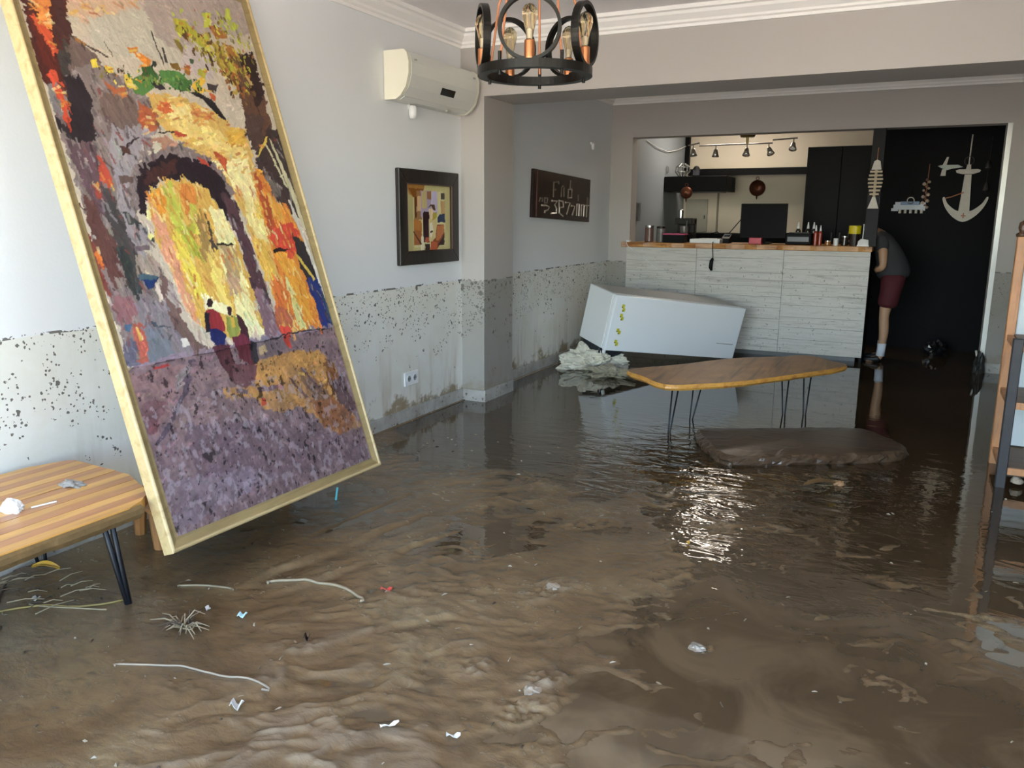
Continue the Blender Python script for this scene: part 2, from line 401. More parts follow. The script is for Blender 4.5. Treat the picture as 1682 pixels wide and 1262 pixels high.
def grid_mesh(name, P, nu, nv, mat, smooth=True):
    me = bpy.data.meshes.new(name); nvt = nu*nv
    me.vertices.add(nvt); me.vertices.foreach_set('co', np.ascontiguousarray(P, dtype=np.float32).ravel())
    i = np.arange(nvt).reshape(nv, nu); q = np.stack([i[:-1, :-1], i[:-1, 1:], i[1:, 1:], i[1:, :-1]], -1).reshape(-1, 4)
    me.loops.add(q.size); me.loops.foreach_set('vertex_index', q.ravel().astype(np.int32))
    me.polygons.add(len(q)); me.polygons.foreach_set('loop_start', np.arange(0, q.size, 4, dtype=np.int32))
    try: me.polygons.foreach_set('loop_total', np.full(len(q), 4, dtype=np.int32))
    except Exception: pass
    me.update(calc_edges=True)
    me.polygons.foreach_set('use_smooth', np.full(len(q), smooth))
    me.materials.append(mat)
    o = bpy.data.objects.new(name, me); COL.objects.link(o); return o
def mud_material():
    t = NT('wet_mud'); p = t.pos()
    a = t.noise(2.0, 5, 0.6, p, 0.8); b = t.noise(17, 5, 0.65, t.pos((1, 1.8, 1), rot=(0, 0, 0.55)), 0.5); c = t.noise(120, 3, 0.6, p)
    z = t.n('ShaderNodeSeparateXYZ'); t.link(p, z.inputs[0])
    col = t.ramp(a, [(0.30, lin('5c4a33')), (0.5, lin('725d41')), (0.70, lin('837051'))])
    col = t.mix(t.ramp(b, [(0.45, 0.0), (0.75, 0.6)]), col, lin('54463700'[:6]))
    wet = t.math('SUBTRACT', 1.0, t.math('MULTIPLY', z.outputs['Z'], 160.0, clamp=True))
    col = t.mix(t.math('MULTIPLY', wet, 0.85), col, lin('584732'))
    dry = t.math('MULTIPLY', t.math('SUBTRACT', z.outputs['Z'], 0.012), 70.0, clamp=True)
    col = t.mix(t.math('MULTIPLY', dry, 0.45), col, lin('9c907e'))
    t.set(col, t.ramp(t.math('ADD', t.math('MULTIPLY', b, 0.5), t.math('MULTIPLY', a, 0.5)), [(0.35, 0.10), (0.68, 0.34)]), ior=1.55)
    t.bump(t.math('ADD', t.math('MULTIPLY', b, 1.0), t.math('MULTIPLY', c, 0.16)), 0.40, 0.010)
    return t.m
M_mud = mud_material()
tag(grid_mesh('mud', np.stack([GX, GY, HZ], -1), nx, ny, M_mud), 'wet brown mud spread over the whole floor', 'mud', kind='stuff')
def water_material():
    t = NT('murky_flood_water'); p = t.pos()
    z = t.n('ShaderNodeSeparateXYZ'); t.link(p, z.inputs[0])
    a = t.noise(1.4, 4, 0.6, p, 0.6)
    col = t.ramp(a, [(0.35, lin('3a2d1d')), (0.65, lin('4a3b28'))])
    # silt patches, a paler mix fading out from the entrance to the back
    thick = t.ramp(t.math('DIVIDE', z.outputs['Y'], 6.0), [(0.30, 1.0), (0.72, 0.0)])
    silt = t.math('MULTIPLY', t.ramp(t.noise(2.6, 5, 0.55, p, 1.0), [(0.40, 0.25), (0.62, 0.9)]), thick)
    col = t.mix(silt, col, lin('75634a'))
    t.set(col, t.ramp(t.noise(5.0, 4, 0.6, p), [(0.4, 0.008), (0.75, 0.035)]), ior=1.75)
    # ripples: strongest in front of the low table, nearly still at the back
    d = t.n('ShaderNodeVectorMath', operation='DISTANCE'); t.link(p, d.inputs[0]); d.inputs[1].default_value = (2.1, 4.5, 0)
    near = t.ramp(t.math('DIVIDE', d.outputs['Value'], 3.0), [(0.20, 1.0), (0.45, 0.20), (0.75, 0.035)])
    rip = t.noise(1.0, 3, 0.5, t.pos((3.6, 8.0, 1), rot=(0, 0, 0.45)), 1.2); fine = t.noise(30, 2, 0.5, p)
    h = t.math('MULTIPLY', t.math('ADD', rip, t.math('MULTIPLY', fine, 0.05)), near)
    t.bump(h, 0.4, 0.03)
    return t.m
# open water: one sheet at the flood level, the clay rises through it
nwx = 60; nwy = 120
WX, WY = np.meshgrid(np.linspace(0.0, X1, nwx), np.linspace(0.55, 11.5, nwy))
tag(grid_mesh('flood_water', np.stack([WX, WY, np.zeros_like(WX)], -1), nwx, nwy, water_material()), 'shallow murky brown water standing between the mud banks', 'water', kind='stuff')
def ground(x, y):
    return max(0.0, float(mud_height(np.array([x]), np.array([y]))[0]))
PAINT_BASE='''cbbda8:-25,2304,1871,3004,1331,1715,116,1558
d6b595:281,2275,715,2417,688,2249,529,2147,299,2046,243,2073
c8c0ac:335,2074,668,2190,847,2128,754,1969,321,1950
b9a89d:653,2239,1444,2656,1324,2245,967,2157,814,2037,662,2082
c6b8b2:836,2097,1014,2082,946,1952,738,1925
5a2a22:76,2274,297,2352,234,1941,304,1898,206,1759,113,1627,46,1796
e8913f:89,2167,200,2202,143,1908,136,1964,95,2033
d4562a:86,2035,140,1976,151,1887,114,1879,98,1966
6b2a20:68,2037,105,1956,131,1825,89,1782,72,1880
54302c:206,2203,231,2141,234,1925,183,1894,164,1959
4a4440:151,1887,207,1970,189,1849,147,1748,134,1803
7a655e:210,1947,264,1979,334,1904,305,1777,226,1738,176,1823
8d7d78:197,1851,329,1891,522,1817,563,1694,473,1579,379,1493,301,1290,285,1094,272,874,411,762,214,710,66,705,55,982,63,1393,62,1619
a2989a:315,1681,484,1708,509,1648,373,1517,277,1361,287,1216,276,1069,200,1095,226,1334,250,1528
7d675f:291,1774,448,1778,475,1681,352,1626,257,1672
b5623a:461,1755,544,1728,538,1659,445,1621,440,1676
b8693c:345,1804,415,1810,411,1771,347,1760
34292e:148,1799,220,1818,245,1718,196,1569,138,1533,78,1565,60,1630,108,1626
cf4f2a:77,1807,124,1817,128,1721,111,1613,91,1612,89,1737
86807f:69,1765,97,1761,90,1646,62,1637
6b5258:73,1548,188,1544,181,1402,160,1260,106,1292,83,1440
c04f38:190,1502,220,1496,215,1400,166,1396
a34a3a:131,1384,163,1387,160,1330,126,1340
6b4640:68,1347,117,1328,156,1166,133,978,101,1003,64,1165
4f4a49:164,1389,202,1375,238,1167,220,974,165,953,153,1119
3c423f:162,1161,190,1147,212,951,178,933,158,1012
454b48:237,1287,296,1253,328,1217,353,1205,334,1168,267,1191
9a9092:262,1244,314,1246,332,1163,267,1143
8e4a40:28,1209,61,1187,75,1004,73,958,42,982,17,1096
e57a2a:50,1137,76,1123,75,1073,51,1078
95696b:64,963,152,954,160,882,82,830,58,867
8b8084:192,976,312,921,350,768,424,710,172,691,152,836
7c8087:156,823,255,827,289,688,145,694
b8624f:120,838,178,852,181,821,160,752,163,697,117,693,125,779,116,811
6f6b7c:57,786,110,793,108,699,50,695
a79687:226,1130,308,1118,337,1056,339,994,225,1046
7c625c:320,1044,369,993,370,867,411,762,482,729,393,713,322,821,298,946
b0a29c:349,1006,375,967,364,893,327,920
dcb35e:523,1812,701,1823,951,1767,1071,1667,1040,1383,1039,1175,1104,965,1133,735,996,733,934,971,906,1203,875,1373,809,1495,729,1569,654,1601,554,1667
f0d98c:593,1778,759,1792,744,1732,607,1727
efd27c:550,1718,802,1716,936,1679,1043,1649,1008,1580,828,1594,670,1643
f2e2a0:796,1557,1016,1581,1033,1500,1018,1381,935,1377,870,1458
e3b23e:928,1706,1078,1736,1043,1649,921,1639
ecd98f:927,1405,1018,1381,1018,1175,934,1174,920,1289
e2bd4e:979,1365,1064,1369,1047,1288,963,1285
e4b84a:900,1188,990,1190,996,969,999,821,939,884,908,1059
cf6a32:557,1766,620,1782,644,1738,573,1722
d08a4a:764,1807,876,1770,846,1737,750,1750
6d4c3a:1109,2103,1292,2145,1279,1755,1125,1593,1093,1774,1103,1954
3a2422:1156,2099,1295,2152,1296,1960,1205,1821,1196,2032
5b453e:1097,1804,1242,1827,1167,1664,1080,1638,1074,1727
4b3a38:1090,1601,1269,1785,1282,1491,1296,1304,1215,1332,1120,1424,1077,1474
7b7069:1124,1538,1189,1483,1211,1408,1140,1389,1113,1447
4a3f3c:1259,1762,1327,1762,1359,1338,1289,1288,1255,1427
df8a2b:1045,1531,1089,1535,1149,1389,1228,1363,1289,1178,1275,927,1300,672,1161,563,1035,699,1008,998,1012,1263
b9562c:1049,1519,1072,1474,1106,1327,1069,1176,1030,1205,1040,1353
e9a53c:1100,1416,1182,1361,1175,1238,1105,1260
d9772f:952,1014,1073,996,1033,819,959,707,940,825
e9a12a:1021,1131,1146,1116,1195,961,1158,748,1079,906
d8d088:1049,1012,1082,966,1104,753,1057,751
d84a32:1015,1190,1118,1261,1232,1286,1268,1240,1187,1116,1067,1140
bb6a48:853,775,948,883,1033,819,964,677,900,669
3d3536:1199,1208,1292,1185,1327,988,1317,798,1248,866,1188,1054
26397a:1214,1007,1300,1005,1313,735,1299,513,1211,510,1218,743
4f6a78:1289,958,1324,925,1339,668,1300,672
8a7a78:284,1301,329,1439,412,1526,545,1588,670,1598,793,1549,886,1402,816,1369,721,1500,563,1532,421,1484,362,1417,328,1303
b98a72:474,1592,583,1632,619,1597,519,1569
2e1f27:301,1290,347,1425,415,1501,536,1545,654,1553,766,1527,831,1455,858,1329,839,1252,778,1270,743,1351,689,1416,598,1446,468,1425,387,1369,340,1287
4f2f2c:368,1417,453,1488,576,1523,575,1473,466,1438,388,1389
5d4148:791,1401,855,1372,885,1231,899,1088,907,886,891,748,813,755,815,976,816,1173,785,1270
8b6d76:822,976,882,945,907,755,830,720,795,780
d9ae50:377,1358,468,1425,598,1446,705,1412,774,1278,808,1173,815,976,806,779,609,742,461,809,403,915,380,1068,358,1168,357,1267
dfa07a:370,1355,426,1308,429,1143,437,965,457,796,414,838,384,992,367,1143
dd9422:377,1358,458,1399,462,1323,431,1270,393,1319
c3c24b:471,1418,533,1430,531,1352,525,1248,462,1207,451,1309
d98a36:558,1427,619,1432,648,1381,613,1304,552,1275,551,1353
c8bd4c:586,1342,623,1331,595,1210,556,1223
e9d24c:444,1220,485,1208,528,987,549,907,476,937,446,1067
b7b53c:481,1234,565,1249,560,1144,579,1104,517,1091,496,1169
a98a4c:606,1304,660,1301,618,1117,567,1091,580,1197
f0e6a6:694,1335,764,1311,796,1201,782,1089,789,893,795,780,688,803,674,954,675,1144
55483f:660,1301,673,1280,664,1144,638,1131
b49a6d:674,1171,770,1172,771,1061,736,951,688,981,679,1090
c3a07e:687,1035,748,1020,736,951,671,938
efd56c:605,1117,649,1104,648,982,650,847,597,877,589,1011
f3ecb8:499,910,559,933,655,860,787,808,805,756,662,737,663,832,523,882
978592:19,683,332,720,680,735,963,736,1320,750,1477,-10,52,33
9f8b94:114,604,406,661,618,579,801,354,587,314,197,350
a58a92:26,664,315,672,251,583,91,421,62,497
8d6472:61,548,173,547,78,424,55,438
665d73:346,688,376,685,277,554,135,423,77,372,76,401,234,537
9c98a2:281,664,351,668,297,625,234,585
8a8290:735,729,957,742,933,666,759,643
d6a85c:693,624,927,652,1148,641,1232,522,1221,367,1310,224,1152,218,1012,283,973,350,863,400,755,391,667,418,660,477,481,505,471,548,656,533
b1783a:976,409,1142,412,1299,258,1152,218,1028,265
9b7a58:938,577,1016,552,1142,412,1078,377,980,468
9c6a36:1174,592,1231,554,1261,455,1178,406,1149,472
6b5560:1174,484,1275,485,1303,321,1241,301,1174,375
89788a:230,440,617,390,1148,210,1296,82,508,120,206,128
9a90a6:116,250,471,208,667,132,508,120,190,84,67,75
a095a8:84,282,108,228,109,109,59,54'''
PAINT_DETAIL='''3f6a35:539,1918,594,1935,619,1888,582,1854,533,1876
5d8a45:476,1859,563,1889,584,1841,496,1787,456,1792
5f9048:631,1922,746,1945,797,1895,776,1858,696,1854,628,1876
4d7a3c:715,1906,813,1920,784,1860,712,1852
3b3036:564,1866,623,1862,641,1839,581,1833
e2c53a:431,1865,464,1867,472,1813,430,1810
e9bb25:801,1896,882,1951,896,1928,859,1890,900,1881,825,1856,794,1867
ecd23f:290,1894,322,1901,317,1871,287,1860
ead03c:352,1883,389,1886,383,1861,344,1853
d98428:494,1990,547,2005,542,1981,504,1967
e38a22:525,1977,561,1975,608,1964,575,1926,522,1914,556,1942,524,1956
3a3a30:607,1961,629,1961,615,1932,591,1926
88691f:705,1972,759,1981,759,1942,711,1944
a06a22:784,1975,830,1985,810,1931,779,1941
b9b13a:871,1980,926,1988,899,1937,853,1951
b8b52c:804,2191,875,2205,908,2177,980,2132,943,2095,879,2119,832,2124,795,2137
6d4a22:847,2167,878,2135,859,2103,829,2118
c6c93a:993,2267,1069,2288,1038,2216,979,2189,1014,2244
c4cf55:807,2228,821,2210,804,2200
c4cf55:874,2260,888,2250,854,2224
bfc22f:961,2162,1008,2168,991,2083,946,2061
c8cf4a:1179,2348,1213,2351,1196,2286,1156,2288
b9c03c:1205,2289,1241,2274,1216,2231,1178,2239
bfa83a:1012,2128,1080,2132,1094,2064,1154,2054,1111,1985,1051,1956,1013,2018
b3732f:1026,2216,1147,2243,1130,2180,1052,2161
a87628:1081,2156,1157,2144,1170,2093,1100,2101
b69a3a:1026,2012,1116,2040,1134,2002,1069,1959
b7652c:1095,2006,1136,2008,1112,1967,1071,1965
8c7a30:765,2091,800,2094,817,2065,799,2033,774,2061
4a6040:835,2016,861,2019,849,1997,831,1996
2f2a2c:761,1856,827,1862,919,1833,968,1741,904,1774,845,1832
4a4140:900,1921,968,1922,944,1877,894,1886
c4622e:898,1875,939,1865,922,1839,894,1846
c9a86a:1181,2017,1202,2015,1227,1971,1207,1965
4a4038:646,2099,653,2101,673,1946,665,1945
4a4038:686,2040,695,2037,693,1967,679,1964
5a4a40:375,1987,380,1986,408,1925,400,1929
5a4a40:220,1978,272,1962,381,1929,373,1922,264,1953
a9773f:250,1976,287,1961,277,1944,244,1955
3a2a30:303,1514,341,1568,410,1606,420,1603,345,1553,315,1516
b84a2c:614,1654,687,1654,681,1637,613,1633
2a1e22:522,1639,615,1657,619,1650,523,1634
c1562d:821,1594,885,1567,867,1500,889,1459,855,1507,823,1560
b9452b:705,1553,758,1542,763,1518,722,1522
d9bd48:1189,1697,1232,1718,1134,1615,1103,1590
cfc6a0:1228,1708,1242,1698,1312,1431,1317,1242,1300,1248,1269,1459
cfc6a0:1187,1672,1203,1668,1269,1459,1252,1464
d6cfc0:1242,1395,1260,1396,1299,1147,1345,860,1391,566,1373,561,1310,894
d0b448:1178,1116,1196,1116,1279,990,1262,984
5a3c34:301,1558,349,1549,359,1525,320,1531
6a5650:259,1432,327,1433,323,1404,259,1399
e8e4a0:346,1304,365,1298,352,1252,337,1262
e8e48c:325,1209,351,1198,330,1172,319,1182
7b6a6c:236,1152,317,1153,310,1133,235,1133
1e3a6b:210,1027,308,1027,269,982,244,978,232,1008
4d6672:215,1042,310,1032,298,1015,213,1020
2b2422:672,1166,768,1167,779,1159,756,1156,683,1158,673,1150
2b1b1c:1020,1140,1077,1152,1144,1143,1075,1128,1022,1125
e05a35:1130,1131,1162,1122,1140,1091,1109,1104
4f6f8a:86,848,123,855,108,828,88,830
4d5560:211,859,235,853,240,833,304,830,296,823,221,830
d8d0c6:327,776,365,777,369,751,333,740
3a2228:525,924,548,931,560,917,547,891,523,893,516,909
9a2f34:498,879,544,883,577,863,584,825,575,783,521,788,472,803
2a2530:492,874,517,867,493,785,467,788
222a63:496,803,544,794,576,767,553,726,509,721,488,754
5f3340:482,729,576,729,579,665,584,584,548,549,523,593,493,660
4a2a32:622,886,643,893,655,879,637,850,616,852
9aa04a:602,845,644,850,675,834,663,777,627,751,592,754,591,797
d7b03c:629,840,652,841,644,793,623,795
4d2a34:670,851,696,832,709,787,709,732,667,720,663,777
742f42:603,753,676,763,707,727,699,650,686,597,653,629,614,661
2f3440:707,727,738,718,729,647,711,621,684,630,688,679
7d5560:556,641,711,621,671,561,598,528,540,564
d8c89a:747,700,790,701,792,667,743,662
7c6c74:543,537,614,523,604,506,542,516
8a7480:665,526,794,514,810,495,663,504
dd5a35:798,514,825,509,822,493,798,494
dd5a35:671,475,703,467,692,441,668,440
7a5a5c:880,541,902,532,965,435,995,421,953,428
6b5560:974,578,996,567,1094,435,1069,442
c43c3a:169,682,233,683,236,673,171,672
d94a38:919,783,1000,762,964,718,958,663,925,687,921,740
3f363a:789,718,965,741,1100,744,1241,741,1238,735,1097,738,961,733,787,713'''
# ------------------------------------------------------------------ painted canvases (flat print as colour data on a fine grid)
def parse(txt):
    o = []
    for ln in txt.strip().split('\n'):
        h, c = ln.split(':'); v = np.array([float(q) for q in c.split(',')]).reshape(-1, 2)/1000; o.append((h, v))
    return o
def inside(poly, X, Y):
    r = np.zeros(X.shape, bool); n = len(poly); j = n-1
    for i in range(n):
        xi, yi = poly[i]; xj, yj = poly[j]
        if yi != yj:
            r ^= ((yi > Y) != (yj > Y)) & (X < (xj-xi)*(Y-yi)/(yj-yi)+xi)
        j = i
    return r
def fill(img, hgt, S, T, poly, hexc, warp, seed, var=0.10, ang=1.2):
    lo = poly.min(0)-0.03; hi = poly.max(0)+0.03
    c0 = np.searchsorted(S[0], lo[0]); c1 = np.searchsorted(S[0], hi[0]); r0 = np.searchsorted(T[:, 0], lo[1]); r1 = np.searchsorted(T[:, 0], hi[1])
    if c1 <= c0 or r1 <= r0: return
    s = S[r0:r1, c0:c1]; t = T[r0:r1, c0:c1]
    m = inside(poly, s + warp*(fbm(s*38+seed, t*38, 2)-0.5), t + warp*(fbm(s*38, t*38+seed, 2)-0.5))
    ca, sa = math.cos(ang), math.sin(ang)
    g = fbm((s*ca+t*sa)*14+seed*3, (-s*sa+t*ca)*90+seed, 3)-0.5
    col = np.array(lin(hexc))[None, None]*(1+var*4*g[..., None])
    img[r0:r1, c0:c1][m] = np.clip(col, 0.004, 0.98)[m]; hgt[r0:r1, c0:c1][m] = (0.6+1.6*g)[m]
def strokes(img, hgt, S, T, n, lmin, lmax, wmin, wmax, angf, jit):
    ds = S[0, 1]-S[0, 0]; dt = T[1, 0]-T[0, 0]; H, W = S.shape
    for k in range(n):
        i = RNG.integers(0, H); j = RNG.integers(0, W); L = RNG.uniform(lmin, lmax); wd = RNG.uniform(wmin, wmax); a = angf(S[i, j], T[i, j]) + RNG.normal(0, 0.35)
        R = int(L/2/min(ds, dt))+2; i0, i1 = max(0, i-R), min(H, i+R+1); j0, j1 = max(0, j-R), min(W, j+R+1)
        s = S[i0:i1, j0:j1]-S[i, j]; t = T[i0:i1, j0:j1]-T[i, j]
        u = s*math.cos(a)+t*math.sin(a); v = -s*math.sin(a)+t*math.cos(a)
        e = np.abs(v)/(wd/2); m = (np.abs(u) < L/2*(1-0.25*TAB[(np.abs(v*900)).astype(int) % 256, k % 256])) & (e < 1)
        if T[i, j] > 1.6 and img[i, j].min() > 0.30: jk = jit*0.4
        else: jk = jit
        c = img[i, j]*np.exp(RNG.normal(0, jk)) * np.exp(RNG.normal(0, jk*0.35, 3))
        br = 1+0.22*(TAB[((v+1)*700).astype(int) % 256, (k*7) % 256]-0.5)
        blk = img[i0:i1, j0:j1]; blk[m] = np.clip(c[None]*br[m][:, None], 0.004, 0.98)
        hb = hgt[i0:i1, j0:j1]; hb[m] = (0.3 + 0.9*e**2)[m] + RNG.uniform(-0.2, 0.3)
def canvas_mesh(name, img, hgt, S, T, fn, relief, mat, parent):
    P = fn(S, T, hgt*relief); nv, nu = S.shape
    o = grid_mesh(name, P, nu, nv, mat); me = o.data
    ca = me.color_attributes.new('paint', 'FLOAT_COLOR', 'POINT')
    ca.data.foreach_set('color', np.concatenate([img, np.ones((*img.shape[:2], 1))], -1).astype(np.float32).ravel())
    o.parent = parent; return o
def paint_mat(name, rough=0.4):
    t = NT(name); a = t.n('ShaderNodeVertexColor', layer_name='paint'); n = t.noise(300, 2, 0.5, t.pos())
    t.set(a.outputs[0], rough, spec=0.3); t.bump(n, 0.05, 0.002); return t.m

# --- the large street painting
PB = Vector((0.8761181, 1.919624, 0.2465)); PE = Vector((-0.04117479, 0.99849748, -0.03615832)); PU = Vector((-0.3158243, 0.02132703, 0.94857797)); PN = PE.cross(PU)
PW, PH = 1.363, 2.46
S, T = np.meshgrid(np.arange(0.05, PW-0.048, 0.004), np.arange(0.05, PH-0.05, 0.004))
img = np.empty((*S.shape, 3)); img[:] = lin('cbbda8'); hgt = np.zeros(S.shape)
for k, (h, poly) in enumerate(parse(PAINT_BASE)): fill(img, hgt, S, T, poly, h, 0.035, k*1.7, 0.10, 1.9)
def ang_field(s, t):
    if t < 0.72: return 0.15
    if t > 1.85 and s > 0.25 and s < 0.95: return 2.7
    if t > 1.95 and s < 1.0: return 2.6
    return 1.75 if (s < 0.45 or t < 1.5) else 0.35
strokes(img, hgt, S, T, 2600, 0.02, 0.065, 0.006, 0.016, ang_field, 0.12)
strokes(img, hgt, S, T, 2600, 0.012, 0.04, 0.004, 0.009, ang_field, 0.15)
for k, (h, poly) in enumerate(parse(PAINT_DETAIL)): fill(img, hgt, S, T, poly, h, 0.014, k*3.1, 0.13, 1.4)
# accents: broken colour laid over the sunlit and the shaded masonry
PAL_SUN = [np.array(lin(c)) for c in ('f2e2a0', 'e9c45a', 'd98a36', 'e3b23e', 'b9562c', 'f0d98c')]
PAL_SHADE = [np.array(lin(c)) for c in ('3c3236', 'a2989a', '8a4438', '454b48', '6b5258', 'b0a29c', '54403c')]
def accents(n):
    H, W = S.shape
    for k in range(n):
        i = RNG.integers(int(H*0.30), int(H*0.93)); j = RNG.integers(0, W); c0 = img[i, j]
        if c0.max() < 0.03: continue
        sun = c0[0] > 2.2*c0[2] and c0[0] > 0.30; grey = (c0[0] < 1.7*c0[2]) and 0.04 < c0[1] < 0.36
        if not (sun or grey) or (grey and T[i, j] > 1.95 and S[i, j] > 0.45): continue
        pal = PAL_SUN if sun else PAL_SHADE; q = pal[RNG.integers(len(pal))]; mx = RNG.uniform(0.35, 0.8)
        L = RNG.uniform(0.015, 0.06); wd = RNG.uniform(0.005, 0.014); a = (0.25 if sun and T[i, j] > 1.45 else 1.75)+RNG.normal(0, 0.3); R = int(L/0.008)+2
        i0, i1 = max(0, i-R), min(H, i+R+1); j0, j1 = max(0, j-R), min(W, j+R+1)
        s = S[i0:i1, j0:j1]-S[i, j]; t = T[i0:i1, j0:j1]-T[i, j]; u = s*math.cos(a)+t*math.sin(a); v = -s*math.sin(a)+t*math.cos(a)
        e = np.abs(v)/(wd/2); m = (np.abs(u) < L/2*(1-0.3*TAB[(np.abs(v*900)).astype(int) % 256, k % 256])) & (e < 1)
        img[i0:i1, j0:j1][m] = img[i0:i1, j0:j1][m]*(1-mx) + q*mx; hgt[i0:i1, j0:j1][m] = (0.4+0.9*e**2)[m]
accents(1500)
# loose leaves of the climbing plants, laid leaf by leaf along their branches
def leaves(n, p0, p1, spread, pal, l0=0.012, l1=0.034):
    pal = [np.array(lin(c)) for c in pal]; H, W = S.shape
    for k in range(n):
        f = RNG.random(); cs = p0[0]+(p1[0]-p0[0])*f+RNG.normal(0, spread); ct = p0[1]+(p1[1]-p0[1])*f+RNG.normal(0, spread*0.8)
        j = int((cs-S[0, 0])/0.004); i = int((ct-T[0, 0])/0.004)
        if not (3 < i < H-3 and 3 < j < W-3): continue
        L = RNG.uniform(l0, l1); wd = L*RNG.uniform(0.35, 0.6); an = RNG.uniform(0.6, 2.4); R = int(L/0.008)+2; q = pal[RNG.integers(len(pal))]*np.exp(RNG.normal(0, 0.15))
        i0, i1 = max(0, i-R), min(H, i+R+1); j0, j1 = max(0, j-R), min(W, j+R+1); s = S[i0:i1, j0:j1]-cs; t = T[i0:i1, j0:j1]-ct
        u = (s*math.cos(an)+t*math.sin(an))/(L/2); v = (-s*math.sin(an)+t*math.cos(an))/(wd/2); m = u*u+v*v < 1
        img[i0:i1, j0:j1][m] = np.clip(q, 0.004, 0.95); hgt[i0:i1, j0:j1][m] = 0.9
OL = ('b8b52c', 'c6c93a', '9a8f2c', '8c7a30', 'b3732f', '6d4a22', 'bfa83a', '7a6a34')
leaves(90, (0.86, 2.16), (1.08, 2.00), 0.045, OL); leaves(110, (1.02, 2.17), (1.20, 2.02), 0.06, OL); leaves(70, (1.05, 2.02), (1.14, 1.90), 0.05, ('6d4a22', '8a6a34', 'b69a3a', '4a3422', 'a5622c'))
leaves(60, (1.12, 2.26), (1.26, 2.18), 0.035, ('c6cf4a', 'b8b52c', 'a09a88', '8c7a30'))
leaves(80, (0.50, 1.86), (0.86, 1.90), 0.022, ('3f6a35', '5d8a45', '6f9a50', '4d7a3c', '8a9a40', '2f3a2c'), 0.010, 0.026); leaves(36, (0.30, 1.86), (0.52, 1.87), 0.022, ('ecd23f', '6a5a3a', '8a7a3a', '54463a', 'd98428'), 0.008, 0.02)
for k, (h, poly) in enumerate(parse(PAINT_DETAIL)):
    if k > 44: fill(img, hgt, S, T, poly, h, 0.012, k*3.1, 0.13, 1.4)
strokes(img, hgt, S, T, 900, 0.012, 0.035, 0.004, 0.008, ang_field, 0.20)
# dried mud over the part that stood in the flood
ZW = PB.z + S*PE.z + T*PU.z
line = 0.900 + 0.012*(fbm(S*6, T*2, 3)-0.5)
low = ZW < line
film = np.clip(0.20+0.9*(fbm(S*9+3, T*9, 4)-0.42), 0.05, 0.55)*np.clip((line-ZW)/0.25+0.25, 0, 1)
tint = np.array(lin('84767a'))
mott = 0.50 + 0.95*fbm(S*30+2, T*26+4, 4, 0.62)
wet = np.array([0.80, 0.69, 0.60])
img = np.where(low[..., None], (img*(1-film[..., None]) + tint*film[..., None])*wet*mott[..., None], img)
n1 = fbm(S*75, T*60, 3); n2 = fbm(S*30+7, T*26, 4); n3 = fbm(S*46+31, T*34, 4)
sp = low & ((n1 > 0.755) | (n2 > 0.715))
img[sp] = img[sp]*0.28; hgt[sp] += 0.6
gl = low & (ZW < 0.75) & (n3 > 0.62)
img[gl] = img[gl]*0.62 + np.array(lin('b4a8ae'))*0.38
dk = low & (np.abs(ZW-line) < 0.004) & (fbm(S*20, T*3, 2) > 0.5)
img[dk] *= 0.35
g_ = img.mean(-1, keepdims=True); img = np.clip((g_ + (img-g_)*0.90)*0.92, 0.003, 0.95)**1.10
big = thing('framed_street_painting', 'tall framed painting of figures under an archway leaning on the left wall', 'painting', PB)
def pfn(s, t, h):
    return (np.array(PE)[None, None]*s[..., None] + np.array(PU)[None, None]*t[..., None] + np.array(PN)[None, None]*(0.012+h)[..., None])
canvas_mesh('canvas', img, hgt, S, T, pfn, 0.0016, paint_mat('oil_paint', 0.55), big)
def pl(s, t, d): return PE*s + PU*t + PN*d
M_lip = wood('pale_frame_lip', 'c2ab7c', 'a18a58', 1, 2.0, 0.45, 0.2, '93825c', 0.05)
M_frame = wood('olive_shaded_cove', '998559', '7f6b42', 1, 2.0, 0.5, 0.3, '6f5f3f', 0.05)  # cove colour darkened to carry the shade on its slope
fw = 0.056
def rail(p0, p1, inw):
    """mitred rail: a pale raised lip outside, an olive cove, shade in its colour, sloping in towards the canvas"""
    p0 = Vector((*p0, 0)); p1 = Vector((*p1, 0)); d = (p1-p0).normalized(); I = Vector((*inw, 0))
    def sweep(prof, name, mat):
        n = len(prof); vs = []
        for P, sg_ in ((p0, 1), (p1, -1)):
            for o, h in prof:
                q = P + I*o + d*(o*sg_); vs.append(pl(q.x, q.y, h))
        MB().add(vs, [tuple(range(n-1, -1, -1)), tuple(range(n, 2*n))] + [(k, (k+1) % n, n+(k+1) % n, n+k) for k in range(n)]).build(name, mat, big)
    sweep([(0.0, -0.02), (0.016, -0.02), (0.016, 0.024), (0.013, 0.029), (0.008, 0.031), (0.003, 0.029), (0.0, 0.024)], 'frame_lip', M_lip)
    sweep([(0.0162, -0.02), (fw, -0.02), (fw, 0.010), (0.050, 0.0125), (0.040, 0.013), (0.024, 0.019), (0.0162, 0.023)], 'frame_rail', M_frame)
rail((0, 0), (0, PH), (1, 0)); rail((PW, 0), (PW, PH), (-1, 0)); rail((0, 0), (PW, 0), (0, 1)); rail((0, PH), (PW, PH), (0, -1))
MB().prism([(fw-0.004, fw-0.004), (PW-fw+0.004, fw-0.004), (PW-fw+0.004, PH-fw+0.004), (fw-0.004, PH-fw+0.004)], lambda a, b, h: pl(a, b, h), -0.014, 0.009).build('backing_board', plain('canvas_back', 'd8d2c4', 0.8), big)

